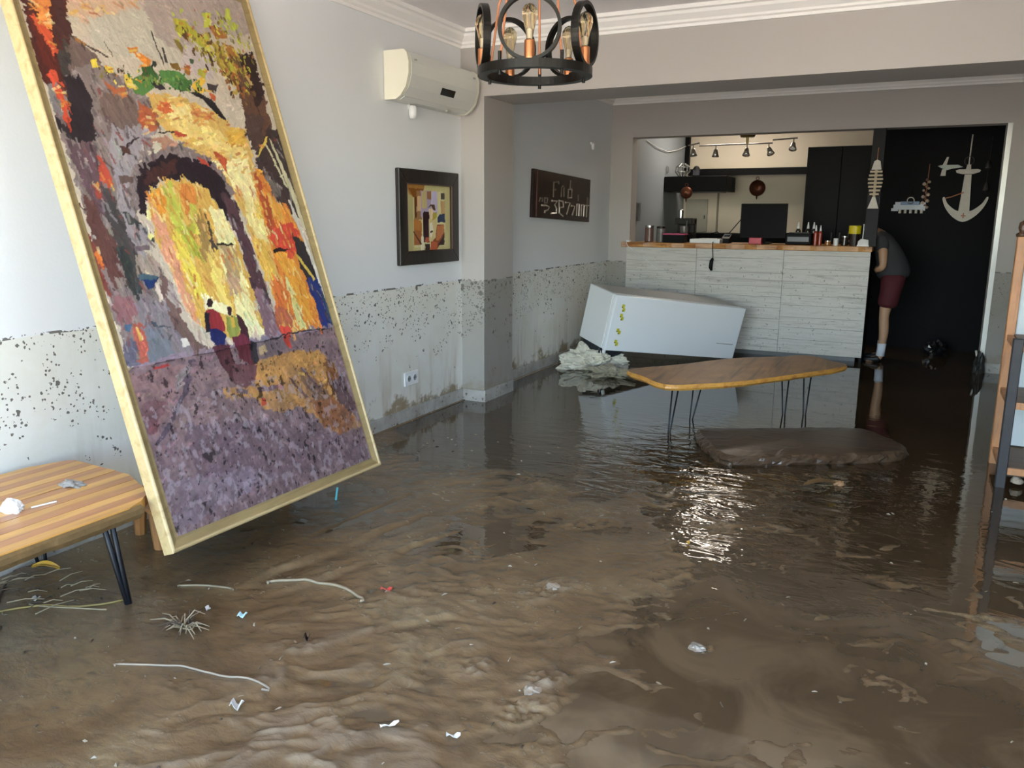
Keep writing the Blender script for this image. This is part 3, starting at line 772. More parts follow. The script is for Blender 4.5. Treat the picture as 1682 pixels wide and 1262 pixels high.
# low bench that carries the painting; only one of its legs shows
M_bench = wood('bench_wood', 'a9743f', '7a4c26', 2, 3, 0.5, 0.4)
bn = thing('wooden_bench', 'low wooden bench behind the foot of the tall painting', 'bench', (0, 0, 0))
MB().prism([(0.10, 2.32), (0.828, 2.10), (0.790, 3.22), (0.10, 3.25)], lambda a, b, h: Vector((a, b, h - 0.0362*(b-1.92) + 0.012*(0.8-a)/0.7)), 0.222, 0.239).build('seat', M_bench, bn, bevel=0.004)
for (x, y) in ((0.31, 2.335), (0.14, 2.40), (0.31, 3.15), (0.14, 3.15)):
    MB().tube([(x+0.02*(1 if x > .2 else -1), y, -0.04), (x, y, 0.195)], [0.024, 0.030], 8).build('leg', M_bench, bn)

# --- small framed print on the left wall
SPRINT = '''c9be86:0,0,1000,0,1000,1000,0,1000
b9ae78:60,0,160,0,160,1000,60,1000
d8cf9c:180,60,880,60,880,900,180,900
b07c3c:20,1000,420,1000,400,900,330,830,250,800,170,800,90,840,40,920
8a5420:60,930,400,930,330,830,250,800,170,800
6b3a1c:190,480,240,480,240,800,190,800
a07850:180,470,350,470,350,900,240,900,240,500,180,500
d6b184:250,600,340,600,340,820,250,820
b0a0b8:330,500,560,500,560,900,330,900
c4b27c:350,640,460,640,460,900,350,900
9c6a4c:470,780,560,780,560,900,470,900
c8bcd8:570,560,700,560,700,900,570,900
54463c:780,780,880,780,880,880,780,880
c9a06a:780,560,880,560,880,760,780,760
2c3a58:700,430,880,430,880,560,760,560,700,500
b97a3c:170,100,340,100,340,470,170,470
a5663a:170,100,320,100,330,300,170,330
3a1e22:370,130,520,130,520,580,400,600,370,560
8f4a2a:560,20,680,20,870,200,850,400,690,400,600,200
c47a4a:690,380,860,390,840,260,720,150,660,150
3a1e1a:700,80,860,80,860,260,800,180
d9c48c:500,470,560,540,660,560,690,420,650,200,560,130,500,150
e3c9a4:500,640,600,640,620,560,600,470,520,480
5b3c24:480,640,540,700,640,700,660,610,600,620,560,680
b5a23c:580,460,680,500,680,590,600,580
e8dfc8:520,420,580,440,600,300,560,200,520,220
5a4a32:530,300,590,310,590,280,530,270
c0603a:520,0,680,0,690,130,540,140
b05c40:400,130,500,130,500,210,420,200
3a1e22:410,0,520,0,520,110,410,110
e6dcc0:310,0,380,0,380,220,330,220
2a2018:150,290,170,300,340,110,320,100
'''
def sparse(): return [(h, v*np.array([0.60, 0.47])) for h, v in parse(SPRINT)]
sm = thing('framed_print', 'small dark-framed print of an embracing couple on the left wall', 'picture', (0, 4.70, 1.12))
s2, t2 = np.meshgrid(np.linspace(0, 0.60, 110), np.linspace(0, 0.47, 110))
im2 = np.empty((*s2.shape, 3)); im2[:] = lin('c9be86'); hg2 = np.zeros(s2.shape)
for k, (h, poly) in enumerate(sparse()): fill(im2, hg2, s2, t2, poly, h, 0.006, k*1.3, 0.06, 1.5)
canvas_mesh('print', im2, hg2, s2, t2, lambda s, t, h: np.stack([0.014+h, 0.10+s, 0.09+t], -1), 0.0003, paint_mat('print_paper', 0.3), sm)
M_dark = wood('dark_carved_frame', '2d2621', '191512', 2, 4, 0.35)
def prail(poly):
    MB().prism(poly, lambda a, b, h: Vector((h, a, b)), 0.002, 0.036).build('frame_rail', M_dark, sm, bevel=0.006, seg=2)
prail([(0, 0), (0.8, 0), (0.702, 0.092), (0.098, 0.092)]); prail([(0, 0.655), (0.098, 0.558), (0.702, 0.558), (0.8, 0.655)])
prail([(0, 0), (0.098, 0.092), (0.098, 0.558), (0, 0.655)]); prail([(0.8, 0), (0.8, 0.655), (0.702, 0.558), (0.702, 0.092)])
mb = MB()
for a, b in (((0.098, 0.092), (0.702, 0.092)), ((0.702, 0.092), (0.702, 0.558)), ((0.702, 0.558), (0.098, 0.558)), ((0.098, 0.558), (0.098, 0.092))):
    mb.tube([(0.03, *a), (0.03, *b)], 0.006, 6)
mb.build('inner_bead', plain('bronze_bead', '5a4038', 0.3, 0.5), sm)

# --- carved wooden sign on the back part of the left wall
M_sign = wood('dark_red_sign_wood', '2c1611', '1a0c09', 1, 3, 0.3)
sg = thing('carved_sign', 'dark brown wooden sign with carved lettering on the left wall', 'sign', (0.0, 6.838, 1.455), (math.radians(-1.9), 0, 0))
MB().prism([(0, 0), (1.443, 0), (1.443, 0.44), (0.015, 0.432)], lambda a, b, h: Vector((h, a, b)), 0.003, 0.032).build('board', M_sign, sg, bevel=0.003)
MB().prism([(0.075, 0.012), (0.095, 0.012), (0.10, 0.42), (0.08, 0.42)], lambda a, b, h: Vector((h, a, b)), 0.03, 0.037).build('edge_strip', plain('sign_strip', '6b4438', 0.3), sg)
M_let = plain('lit_letter_cream', 'b3a596', 0.25, 0.2, 0.2, 20); M_let2 = plain('carved_letter_brown', '6f6154', 0.3, 0.1, 0.2, 20)  # cream strokes paint the lit upper halves of the embossed letters
GL = [(M_let2, [[(615, 450), (612, 410), (535, 420), (535, 670)], [(535, 548), (572, 545)]]), (M_let2, [[(665, 670), (668, 520), (690, 480), (712, 515), (715, 670)]]),
      (M_let2, [[(822, 390), (815, 520), (855, 545), (850, 690), (790, 690), (788, 545), (855, 545)]]), (M_let2, [[(975, 640), (978, 750)]]), (M_let2, [[(1155, 690), (1152, 800)]]),
      (M_let2, [[(310, 750), (320, 690), (355, 690), (355, 750)]]), (M_let2, [[(395, 690), (440, 690), (435, 770), (395, 770), (395, 690)]]),
      (M_let, [[(350, 810), (420, 815), (470, 840), (455, 890), (400, 915), (400, 945)]]), (M_let, [[(510, 735), (595, 740), (560, 800), (592, 870), (590, 950), (505, 955)]]),
      (M_let, [[(630, 735), (700, 745), (712, 850), (640, 855), (640, 940), (710, 1000)], [(640, 855), (632, 760)]]), (M_let, [[(745, 765), (825, 775), (770, 975)]]), (M_let, [[(855, 825), (918, 835), (875, 990)]]),
      (M_let, [[(955, 1000), (955, 800), (1002, 800), (1000, 1005)]]), (M_let, [[(1045, 1010), (1045, 815), (1098, 815), (1095, 1015)]]), (M_let, [[(1128, 828), (1188, 832)], [(1152, 830), (1148, 1030)]])]
for m, sts in GL:
    mb = MB()
    for st in sts:
        pts = []
        for x, y in st:
            top = 175+0.222*(x-235); bot = 1015+0.101*(x-195); pts.append((0.034, (x-215)/1000*1.443, 0.44*(bot-y)/(bot-top)))
        mb.tube(pts, 0.009, 6)
    mb.build('letter', m, sg)
# ------------------------------------------------------------------ air conditioner, socket, wall caps
M_ac = plain('ac_cream_plastic', 'dcdcd2', 0.35, 0, 0.02, 3); M_acs = plain('ac_side_plastic', 'ebe7d2', 0.4, 0, 0.02, 3)
ac = thing('air_conditioner', 'cream split air conditioner mounted high beside the pillar', 'air conditioner', (0, 4.6, 2.2))
prof = [(0.003, 0.0), (0.085, 0.0), (0.125, 0.022), (0.165, 0.075), (0.188, 0.15), (0.19, 0.22), (0.175, 0.275), (0.15, 0.295), (0.003, 0.295)]
LA = 0.94
MB().prism(prof, lambda a, b, h: Vector((a, h, b)), 0.03, LA-0.03).build('body', M_ac, ac)
for y0, y1 in ((0.0, 0.03), (LA-0.03, LA)):
    MB().prism([(a*1.015, b-0.003 if b < .1 else b+0.003) for a, b in prof], lambda a, b, h: Vector((a, h, b)), y0, y1).build('side_cover', M_acs, ac)
# front panel lying just proud of the body, the flap under it, display window and small lugs
MB().add([(0.128, 0.035, 0.022), (0.170, 0.035, 0.075), (0.194, 0.035, 0.15), (0.196, 0.035, 0.22), (0.181, 0.035, 0.277),
          (0.128, LA-0.035, 0.022), (0.170, LA-0.035, 0.075), (0.194, LA-0.035, 0.15), (0.196, LA-0.035, 0.22), (0.181, LA-0.035, 0.277),
          (0.120, 0.035, 0.03), (0.160, 0.035, 0.08), (0.182, 0.035, 0.15), (0.184, 0.035, 0.22), (0.17, 0.035, 0.27),
          (0.120, LA-0.035, 0.03), (0.160, LA-0.035, 0.08), (0.182, LA-0.035, 0.15), (0.184, LA-0.035, 0.22), (0.17, LA-0.035, 0.27)],
         [(0, 1, 6, 5), (1, 2, 7, 6), (2, 3, 8, 7), (3, 4, 9, 8), (0, 10, 11, 1), (1, 11, 12, 2), (2, 12, 13, 3), (3, 13, 14, 4), (5, 6, 16, 15), (6, 7, 17, 16), (7, 8, 18, 17), (8, 9, 19, 18), (4, 14, 19, 9), (0, 5, 15, 10)]).build('front_panel', M_ac, ac)
MB().prism([(0.088, -0.002), (0.126, 0.018), (0.124, 0.022), (0.086, 0.002)], lambda a, b, h: Vector((a, h, b)), 0.05, LA-0.05).build('air_flap', M_ac, ac)
MB().prism([(0.172, 0.072), (0.190, 0.115), (0.188, 0.117), (0.170, 0.074)], lambda a, b, h: Vector((a, h, b)), 0.42, 0.60).build('display_window', plain('black_glossy', '0a0a0b', 0.1), ac)
for y in (0.08, LA-0.08): Box(0.192, 0.200, y-0.012, y+0.012, 0.235, 0.245).build('lug', plain('grey_plastic', 'a9a89c', 0.4), ac)
Box(0.09, 0.11, 0.62, 0.67, -0.012, 0.0).build('drain_lug', plain('grey_plastic', 'a9a89c', 0.4), ac)
M_cap = plain('white_plastic', 'e8e8e6', 0.35, 0, 0.03)
def wallcap(loc, r, h, label):
    c = thing('wall_sensor', label, 'wall fitting', loc)
    MB().lathe([(0, -h/2), (r*0.7, -h/2+0.004), (r, -h*0.2), (r, h*0.25), (r*0.7, h/2-0.003), (0, h/2)], (r, 0, 0), 14).build('cover', M_cap, c, smooth=True)
    MB().tube([(0.0, 0, h*0.2), (0, 0, h*0.6)], r*0.35, 8).build('stem', M_cap, c)
wallcap((0.006, 4.885, 2.150), 0.028, 0.09, 'white oval wall fitting just under the air conditioner')
wallcap((0.006, 8.35, 2.195), 0.02, 0.075, 'small white wall fitting beyond the brown sign')
ws = thing('wall_socket', 'white double wall socket low on the stained left wall', 'socket', (0, 4.755, 0.26))
Box(0.001, 0.014, 0, 0.175, 0, 0.10).build('plate', M_cap, ws, bevel=0.003)
for k in range(2):
    y = 0.05+k*0.075
    r = MB().ring((0.015, y, 0.05), (1, 0, 0), 0.026, 0.006, 0.006, 20).build('socket_rim', M_cap, ws)
    MB().lathe([(0.0, 0), (0.022, 0), (0.022, 0.002), (0, 0.002)], (0.0135, y, 0.05), 16, Matrix.Rotation(PI/2, 3, 'Y')).build('socket_face', plain('socket_grey', '8f8f8c', 0.4), ws)
    for dy in (-0.009, 0.009): MB().tube([(0.015, y+dy, 0.05), (0.0165, y+dy, 0.05)], 0.004, 8).build('hole', M_black, ws)

# ------------------------------------------------------------------ chandelier
M_iron = plain('black_iron', '24221f', 0.4, 0.7, 0.2, 12); M_copper = plain('brushed_copper', 'b5774e', 0.3, 0.8, 0.1, 20); M_cord = plain('copper_cord', 'c9855f', 0.5, 0.2, 0.15, 60)
def glass(name, tint, rough=0.02):
    t = NT(name); t.set(lin(tint), rough, 0, 1.35); t.b.inputs['Transmission Weight'].default_value = 1.0
    MATS[name] = t.m; return t.m
M_amber = glass('amber_bulb_glass', 'f7e3bd')
CX, CY, CZ = 1.595, 3.48, 2.085
ch = thing('chandelier', 'black hoop chandelier with five filament bulbs and copper cords', 'chandelier', (CX, CY, CZ))
MB().ring((0, 0, 0), (0, 0, 1), 0.235, 0.043, 0.036, 64).build('base_ring', M_iron, ch)
a0 = math.atan2(0-CY, 3.2-CX) - 0.10
M_fil = plain('filament_wire', 'e8dcb0', 0.4, 0.3)
for k in range(5):
    a = a0 + k*2*PI/5; d = Vector((math.cos(a), math.sin(a), 0)); c = d*0.235
    MB().ring(c + Vector((0, 0, 0.142)), d, 0.126, 0.014, 0.032, 48).build('hoop', M_iron, ch)
    MB().lathe([(0.0, 0), (0.021, 0), (0.022, 0.006), (0.022, 0.07), (0.019, 0.074), (0, 0.074)], c + Vector((0, 0, 0.018)), 18).build('lamp_holder', M_copper, ch, smooth=False)
    z0 = 0.092
    b = MB().lathe([(0.013, z0), (0.014, z0+0.012), (0.019, z0+0.04), (0.028, z0+0.075), (0.033, z0+0.098), (0.031, z0+0.118), (0.020, z0+0.134), (0.008, z0+0.141), (0, z0+0.1425)], c, 22).build('bulb', M_amber, ch, smooth=True)
    MB().lathe([(0.0085, z0+0.005), (0.009, z0+0.04), (0.004, z0+0.045)], c, 8).build('glass_stem', M_cap, b)
    mb = MB(); pts = []
    for j in range(9):
        an = 2*PI*j/8*0.98; pts.append(c + Vector((0.011*math.cos(an), 0.011*math.sin(an), z0+(0.045 if j % 2 else 0.105))))
    mb.tube(pts, 0.0011, 5); mb.build('filament', M_fil, b)
    # cord: rises from the ring towards the ceiling rose, with a dark clamp at its foot
    a2 = a + PI/5; d2 = Vector((math.cos(a2), math.sin(a2), 0))
    MB().tube([d2*0.222 + Vector((0, 0, 0.03)), d2*0.18+Vector((0, 0, 0.30)), d2*0.03 + Vector((0, 0, ZC-CZ-0.06))], 0.0055, 8).build('cord', M_cord, ch)
    MB().tube([d2*0.226 + Vector((0, 0, -0.035)), d2*0.226 + Vector((0, 0, 0.06))], 0.008, 8).build('cord_clamp', M_iron, ch)
MB().lathe([(0, -0.05), (0.03, -0.048), (0.065, -0.02), (0.07, -0.002), (0, -0.002)], (0, 0, ZC-CZ), 24).build('ceiling_rose', M_iron, ch, smooth=True)

# ------------------------------------------------------------------ left table
M_st = [wood('stave_%d' % i, c1, c2, 1, 2.0, 0.32, 0.12, '9b7a4c', 0.05) for i, (c1, c2) in enumerate((('cf9a4e', 'b07a34'), ('b87f4e', '96603a'), ('dba85a', 'bd8a40')))]
tb = thing('striped_wooden_table', 'low table with striped wooden top and black hairpin legs beside the painting', 'table', (0, 0, 0))
TZ0, TZ1 = 0.41, 0.45
edge_top = [(0.06, 1.95), (0.12, 2.11), (0.50, 2.08), (0.74, 1.97), (0.805, 1.88), (0.815, 1.6), (0.82, 1.36), (0.825, 0.6)]
def yend(x):
    pts = [(0.06, 1.95), (0.12, 2.11), (0.50, 2.08), (0.74, 1.97), (0.805, 1.88), (0.83, 1.80)]
    for (x0, y0), (x1, y1) in zip(pts, pts[1:]):
        if x0 <= x <= x1: return y0+(y1-y0)*(x-x0)/(x1-x0)
    return 1.8
ns = 15; wv = (0.825-0.06)/ns
for k in range(ns):
    xa, xb = 0.06+k*wv, 0.06+(k+1)*wv - 0.0012
    dz = random.uniform(-0.0008, 0.0008)
    xm = (xa+xb)/2
    MB().prism([(xa, 0.6), (xb, 0.6), (xb, yend(xb)), (xm, yend(xm)), (xa, yend(xa))], lambda a, b, h: Vector((a, b, h+(dz if h > .43 else 0))), TZ0, TZ1).build('stave', M_st[1] if k % 2 else M_st[0 if k % 4 else 2], tb)
# rough bark along the front edge
pts = []; n = 90
vs = []; fs = []
for i in range(n+1):
    y = 0.6+1.27*i/n; j = 0.010*fbm(np.array([y*14.]), np.array([3.]), 3)[0]
    for (dx, z) in ((-0.004, TZ1-0.003), (0.006+j, TZ1-0.012), (0.004+1.2*j, TZ0+0.008), (-0.012+j, TZ0-0.010-0.6*j), (-0.03, TZ0)): vs.append((0.825+dx, y, z))
for i in range(n):
    for q in range(4): fs.append((i*5+q, i*5+q+1, (i+1)*5+q+1, (i+1)*5+q))
MB().add(vs, fs).build('bark_edge', plain('table_bark', '6d5530', 0.8, 0, 0.5, 40, 0.5), tb)
M_leg = plain('black_steel', '1c1d22', 0.35, 0.6, 0.2, 30)
def hairpin(parent, top, foot, spread, r=0.0065, mat=None):
    """two steel rods from a plate under the top meeting in a rounded foot"""
    top = Vector(top); foot = Vector(foot); sp = Vector(spread)
    pts = [top+sp, foot+sp*0.25+Vector((0, 0, 0.03)), foot+sp*0.12+Vector((0, 0, 0.006)), foot, foot-sp*0.12+Vector((0, 0, 0.006)), foot-sp*0.25+Vector((0, 0, 0.03)), top-sp]
    lg = MB().tube(pts, r, 8).build('leg', mat or M_leg, parent, smooth=True)
    q = sp.normalized()
    Box(top.x-0.05, top.x+0.05, top.y-0.05, top.y+0.05, top.z-0.004, top.z).build('mounting_plate', mat or M_leg, lg)
hairpin(tb, (0.735, 1.79, TZ0), (0.645, 1.915, -0.03), (0.006, 0.013, 0), 0.010)
hairpin(tb, (0.12, 1.90, TZ0), (0.055, 1.975, -0.03), (0.01, 0.045, 0), 0.007)
hairpin(tb, (0.74, 0.75, TZ0), (0.76, 0.70, -0.03), (0.02, 0.03, 0), 0.010)
hairpin(tb, (0.14, 0.75, TZ0), (0.12, 0.70, -0.03), (0.02, 0.03, 0), 0.010)

# ------------------------------------------------------------------ crumpled things
def crumple(name, label, cat, loc, size, mat, seed=0, sharp=0.5, sub=3, rot=0.0):
    bm = bmesh.new(); bmesh.ops.create_icosphere(bm, subdivisions=sub, radius=1.0)
    rg = np.random.default_rng(seed); k = rg.normal(0, 1, (7, 3)); ph = rg.uniform(0, 6, 7)
    for v in bm.verts:
        p = v.co.copy(); f = 0
        for i in range(7): f += abs(math.sin(2.2*(p.x*k[i, 0]+p.y*k[i, 1]+p.z*k[i, 2])+ph[i]))
        s = 1+sharp*(f/7-0.63)*1.6 + rg.normal(0, 0.05*sharp)
        v.co = Vector((p.x*size[0]*s, p.y*size[1]*s, max(-0.35, p.z)*size[2]*s + 0.35*size[2]*s*0))
    me = bpy.data.meshes.new(name); bm.to_mesh(me); bm.free(); me.materials.append(mat)
    o = bpy.data.objects.new(name, me); COL.objects.link(o); o.location = (loc[0], loc[1], loc[2]+0.33*size[2]); o.rotation_euler = (0, 0, rot)
    return tag(o, label, cat)
M_tissue = plain('crumpled_paper', 'e4e2de', 0.8, 0, 0.08, 30, 0.3)
crumple('crumpled_tissue', 'crumpled white tissue lying on the striped table', 'tissue', (0.49, 1.62, TZ1), (0.045, 0.032, 0.028), M_tissue, 3, 0.9)
crumple('crumpled_wrapper', 'flat silvery scrap beside the tissue on the striped table', 'wrapper', (0.42, 1.89, TZ1), (0.05, 0.03, 0.012), plain('grey_scrap', '9d9a95', 0.5, 0.2, 0.4, 30), 5, 1.0)
crumple('tissue_scrap', 'small white scrap at the left edge of the striped table', 'tissue', (0.36, 1.47, TZ1), (0.018, 0.015, 0.012), M_tissue, 8, 0.9)
tag(MB().tube([(0.53, 1.66, TZ1+0.004), (0.55, 1.74, TZ1+0.004)], 0.003, 6).build('drinking_straw', M_cap), 'short white straw beside the tissue on the striped table', 'straw')

# ------------------------------------------------------------------ low live-edge table standing in the water
M_slab = wood('wet_slab_wood', 'a87844', '4f331a', 1, 1.4, 0.42, 0.5, '6e5438', 0.5); M_slabedge = wood('slab_edge_wood', 'd39a45', '9a5f26', 1, 2.0, 0.45, 0.2)
et = thing('live_edge_table', 'low live-edge wooden table on thin hairpin legs standing in the water', 'table', (0, 0, 0))
out2 = smoothpoly([(1.385, 5.66), (1.56, 5.44), (1.775, 5.245), (1.98, 5.38), (2.21, 5.61), (2.52, 6.08), (2.795, 6.585), (2.66, 6.78), (2.485, 6.95), (2.25, 6.76), (1.955, 6.51), (1.66, 6.05)], 5)
et_z = 0.36
top = MB().prism(out2, lambda a, b, h: Vector((a, b, h)), et_z-0.012, et_z).build('tabletop', M_slab, et)
vs = []; fs = []; n = len(out2); cxy = Vector((2.1, 6.1, 0))
for i, (a, b) in enumerate(out2):
    nrm = (Vector((a, b, 0))-cxy).normalized(); j = 0.012*(random.random())
    for off, z in ((0.0, et_z-0.001), (0.006+j*0.4, et_z-0.012), (0.008+j*.6, et_z-0.026), (-0.012+j, et_z-0.042), (-0.05, et_z-0.046)): vs.append(Vector((a, b, z))+nrm*off)
for i in range(n):
    i2 = (i+1) % n
    for q in range(4): fs.append((i*5+q, i2*5+q, i2*5+q+1, i*5+q+1))
fs.append(tuple(i*5+4 for i in range(n)))
MB().add(vs, fs).build('live_edge', M_slabedge, et)
for tp, ft, sp in (((1.80, 5.40), (1.775, 5.37), (0.018, 0.012, 0)), ((1.87, 5.78), (1.82, 5.80), (0.03, 0.015, 0)), ((2.40, 6.30), (2.41, 6.28), (0.025, 0.02, 0)), ((2.55, 6.36), (2.55, 6.35), (0.025, 0.015, 0))):
    hairpin(et, (*tp, et_z-0.046), (*ft, -0.05), sp, 0.0055)

# ------------------------------------------------------------------ muddy slab lying on the floor
M_msl = wood('mud_caked_slab', '544130', '281f16', 0, 3.0, 0.3, 0.6, '3b2e20', 1.0)
bs = thing('muddy_wooden_slab', 'mud-caked thick wooden slab lying flat in front of the low table', 'slab', (0, 0, 0))
sl = smoothpoly([(1.99, 5.33), (2.10, 5.05), (2.29, 4.79), (2.50, 4.87), (2.85, 5.10), (3.19, 5.33), (3.245, 5.50), (3.14, 5.70), (2.98, 5.86), (2.70, 5.76), (2.40, 5.58), (2.15, 5.45)], 14)
vs = []; fs = []; n = len(sl)
def ns_(x, y, o=4): return float(fbm(np.array([x]), np.array([y]), o, 0.6)[0])-0.5
rings = [(-0.05, -0.012, 0.5), (-0.005, 0.012, 1.0), (0.012, 0.020, 1.2), (0.030, 0.014, 1.2), (0.046, 0.002, 0.9), (0.058, -0.02, 0.5), (0.060, -0.08, 0.25), (0.062, -0.16, 0.2)]
nr = len(rings)
for a, b in sl:
    dd = (Vector((a, b, 0))-Vector((2.6, 5.35, 0))).normalized()
    for (z, off, am) in rings:
        j = 0.07*am*ns_(a*11+z*60, b*11+z*31); vs.append(Vector((a, b, z + 0.022*am*ns_(a*17, b*17+z*40)))+dd*(off+j))
for i in range(n):
    i2 = (i+1) % n
    for q in range(nr-1): fs.append((i*nr+q, i2*nr+q, i2*nr+q+1, i*nr+q+1))
fs.append(tuple(i*nr+nr-1 for i in range(n)))
MB().add(vs, fs).build('slab_body', M_msl, bs)

# ------------------------------------------------------------------ toppled freezer
M_fr = plain('white_enamel', 'f3f6f7', 0.28, 0, 0.02, 3); M_frs = plain('off_white_enamel', 'e4e5e3', 0.35, 0, 0.03, 3); M_frt = plain('grey_enamel', 'a9a9a6', 0.4, 0, 0.05, 3)
FM = Matrix.Translation((0.634, 7.195, 0.227)) @ Matrix.Rotation(0.928, 4, 'Z') @ Matrix.Rotation(0.125, 4, 'Y') @ Matrix.Rotation(0.156, 4, 'X')
fz = thing('toppled_freezer', 'white upright freezer toppled on its side against the bar counter', 'freezer'); fz.matrix_world = FM
FL, FD, FH = 1.6, 0.48, 0.534
Box(0.0, FL, 0.062, FD, 0, FH).build('cabinet', M_frs, fz, bevel=0.008, seg=2)
Box(0.0, FL, 0.0, 0.052, -0.002, FH+0.002).build('door', M_fr, fz, bevel=0.008, seg=2)
Box(0.012, FL-0.012, 0.050, 0.064, 0.012, FH-0.012).build('door_gasket', plain('gasket_grey', '8e9294', 0.6), fz)
Box(0.02, FL-0.02, 0.10, FD-0.02, FH-0.001, FH+0.004).build('top_panel', M_frt, fz)
M_yel = plain('yellow_sticker', 'cfc93a', 0.4, 0, 0.1, 40); M_stk = plain('sticker_dark', '4c5130', 0.5)
for zz, dx in ((0.42, 0.0), (0.385, 0.012), (0.33, 0.0), (0.30, 0.016), (0.185, 0.0), (0.165, 0.02), (0.075, 0.004), (0.05, 0.02)):
    st = Box(0.085+dx, 0.115+dx, -0.0025, 0.0, zz, zz+0.034).build('sticker', M_yel, fz)
    Box(0.085+dx, 0.096+dx, -0.0035, -0.0024, zz, zz+0.012).build('sticker_mark', M_stk, st)
Box(1.33, 1.55, -0.002, 0.0, 0.150, 0.154).build('scratch', M_stk, fz)
# exposed motor tray under the raised end
Box(0.02, 0.30, 0.12, FD-0.05, -0.10, 0.0).build('motor_tray', plain('motor_dark', '2f3336', 0.5, 0.3, 0.4, 20), fz, bevel=0.01)
MB().lathe([(0, -0.07), (0.055, -0.06), (0.07, 0.0), (0.055, 0.06), (0, 0.07)], (0.13, 0.24, -0.07), 16).build('compressor', M_iron, fz, smooth=True)
for y in (0.09, 0.40): MB().tube([(0.06, y, 0.0), (0.06, y, -0.05)], 0.018, 10).build('foot', M_cap, fz)
crumple('wet_white_sack', 'wet white crumpled sack under the raised end of the freezer', 'sack', (0.42, 7.42, 0.0), (0.26, 0.16, 0.15), plain('wet_white_cloth', 'd8d1bd', 0.7, 0, 0.35, 14, 1.0), 12, 1.3, 5, 0.5)
crumple('muddy_cloth', 'muddy grey cloth floating beside the white sack', 'cloth', (0.72, 7.12, -0.01), (0.20, 0.12, 0.07), plain('muddy_cloth', '9a927c', 0.7, 0, 0.45, 16, 1.0), 15, 1.4, 5, 0.2)
tag(MB().tube([(0.85, 7.35, 0.03), (1.0, 7.30, 0.045), (1.18, 7.36, 0.03), (1.25, 7.48, 0.02), (1.12, 7.55, 0.02)], 0.022, 8).build('grey_hose', plain('hose_grey', '77756c', 0.5)), 'grey hose lying in the water in front of the freezer', 'hose')
# ------------------------------------------------------------------ bar counter
M_plank = NT('grey_washed_wood')
def _pl(t):
    g = t.noise(1.0, 6, 0.62, t.pos((1.6, 1.6, 26), obj=False), 0.5); k = t.noise(1.0, 4, 0.6, t.pos((9, 9, 60)))
    c = t.ramp(g, [(0.3, lin('a19b92')), (0.48, lin('cbc7be')), (0.7, lin('b9b4ab'))])
    c = t.mix(t.ramp(k, [(0.62, 0.0), (0.74, 0.7)]), c, lin('6d665e'))
    z = t.n('ShaderNodeSeparateXYZ'); t.link(t.pos(), z.inputs[0])
    sp = t.noise(34, 3, 0.6, t.pos()); m = t.math('MULTIPLY', t.math('GREATER_THAN', sp, 0.66), t.math('LESS_THAN', z.outputs['Z'], WATERLINE))
    c = t.mix(t.math('MULTIPLY', m, 0.6), c, lin('4d443a'))
    t.set(c, 0.5); t.bump(g, 0.15, 0.004); return t.m
M_plank = _pl(M_plank)
bc = thing('bar_counter', 'bar counter clad in grey washed wooden planks', 'counter', (0, 0, 0))
Box(0.255, 2.76, 9.02, 9.5, 0.06, 1.13).build('body', M_black, bc)
Box(0.255, 2.72, 9.06, 9.5, -0.05, 0.06).build('plinth', plain('dark_plinth', '22262a', 0.4), bc)
Box(2.76, 2.785, 9.0, 9.6, -0.05, 1.13).build('end_panel', M_black, bc)
colsx = [0.225, 1.03, 1.95, 2.785]; zt = 1.133; z0 = 0.055
for ci in range(3):
    rows = [z0]
    while rows[-1] < zt-0.16: rows.append(rows[-1]+random.uniform(0.10, 0.15))
    rows.append(zt)
    for a, b in zip(rows, rows[1:]):
        dy = random.uniform(0, 0.003)
        Box(colsx[ci]+0.0015, colsx[ci+1]-0.0015, 8.985-dy, 9.02, a+0.001, b-0.001).build('plank', M_plank, bc)
M_ctop = wood('live_edge_oak', 'd29a56', '7a4420', 0, 2.2, 0.4, 0.45, '8a4a1c', 0.4)
ctp = thing('countertop', 'live-edge oak countertop slab on the plank bar', 'countertop', (0, 0, 0))
pts = [(0.17+2.625*i/40, 8.945+0.012*math.sin(i*1.3)+0.010*random.random()) for i in range(41)]
MB().prism(pts+[(2.795, 9.62), (0.255, 9.62), (0.255, 9.19), (0.17, 8.998)], lambda a, b, h: Vector((a, b, h)), 1.134, 1.187).build('slab', M_ctop, ctp, bevel=0.004)
# black post between bar and doorway
ps = struct(Box(2.705, 2.82, 9.02, 9.14, 1.187, 2.33).build('trim_post', plain('charcoal_post', '111112', 0.5, 0, 0.1, 5, obj=False, spec=0.2)))
# black cold-store cupboard behind
cb = thing('black_cupboard', 'tall black cupboard standing behind the bar', 'cupboard', (0, 0, 0))
Box(1.935, 2.70, 10.44, 11.0, -0.05, 2.285).build('carcass', M_black, cb)
for x0, x1 in ((1.937, 2.315), (2.320, 2.698)):
    dd = Box(x0, x1, 10.415, 10.44, 0.02, 2.28).build('door', M_black, cb, bevel=0.003)
    Box((x1-0.05 if x0 < 2.1 else x0+0.035), (x1-0.035 if x0 < 2.1 else x0+0.05), 10.395, 10.415, 1.1, 1.3).build('handle', M_iron, dd)
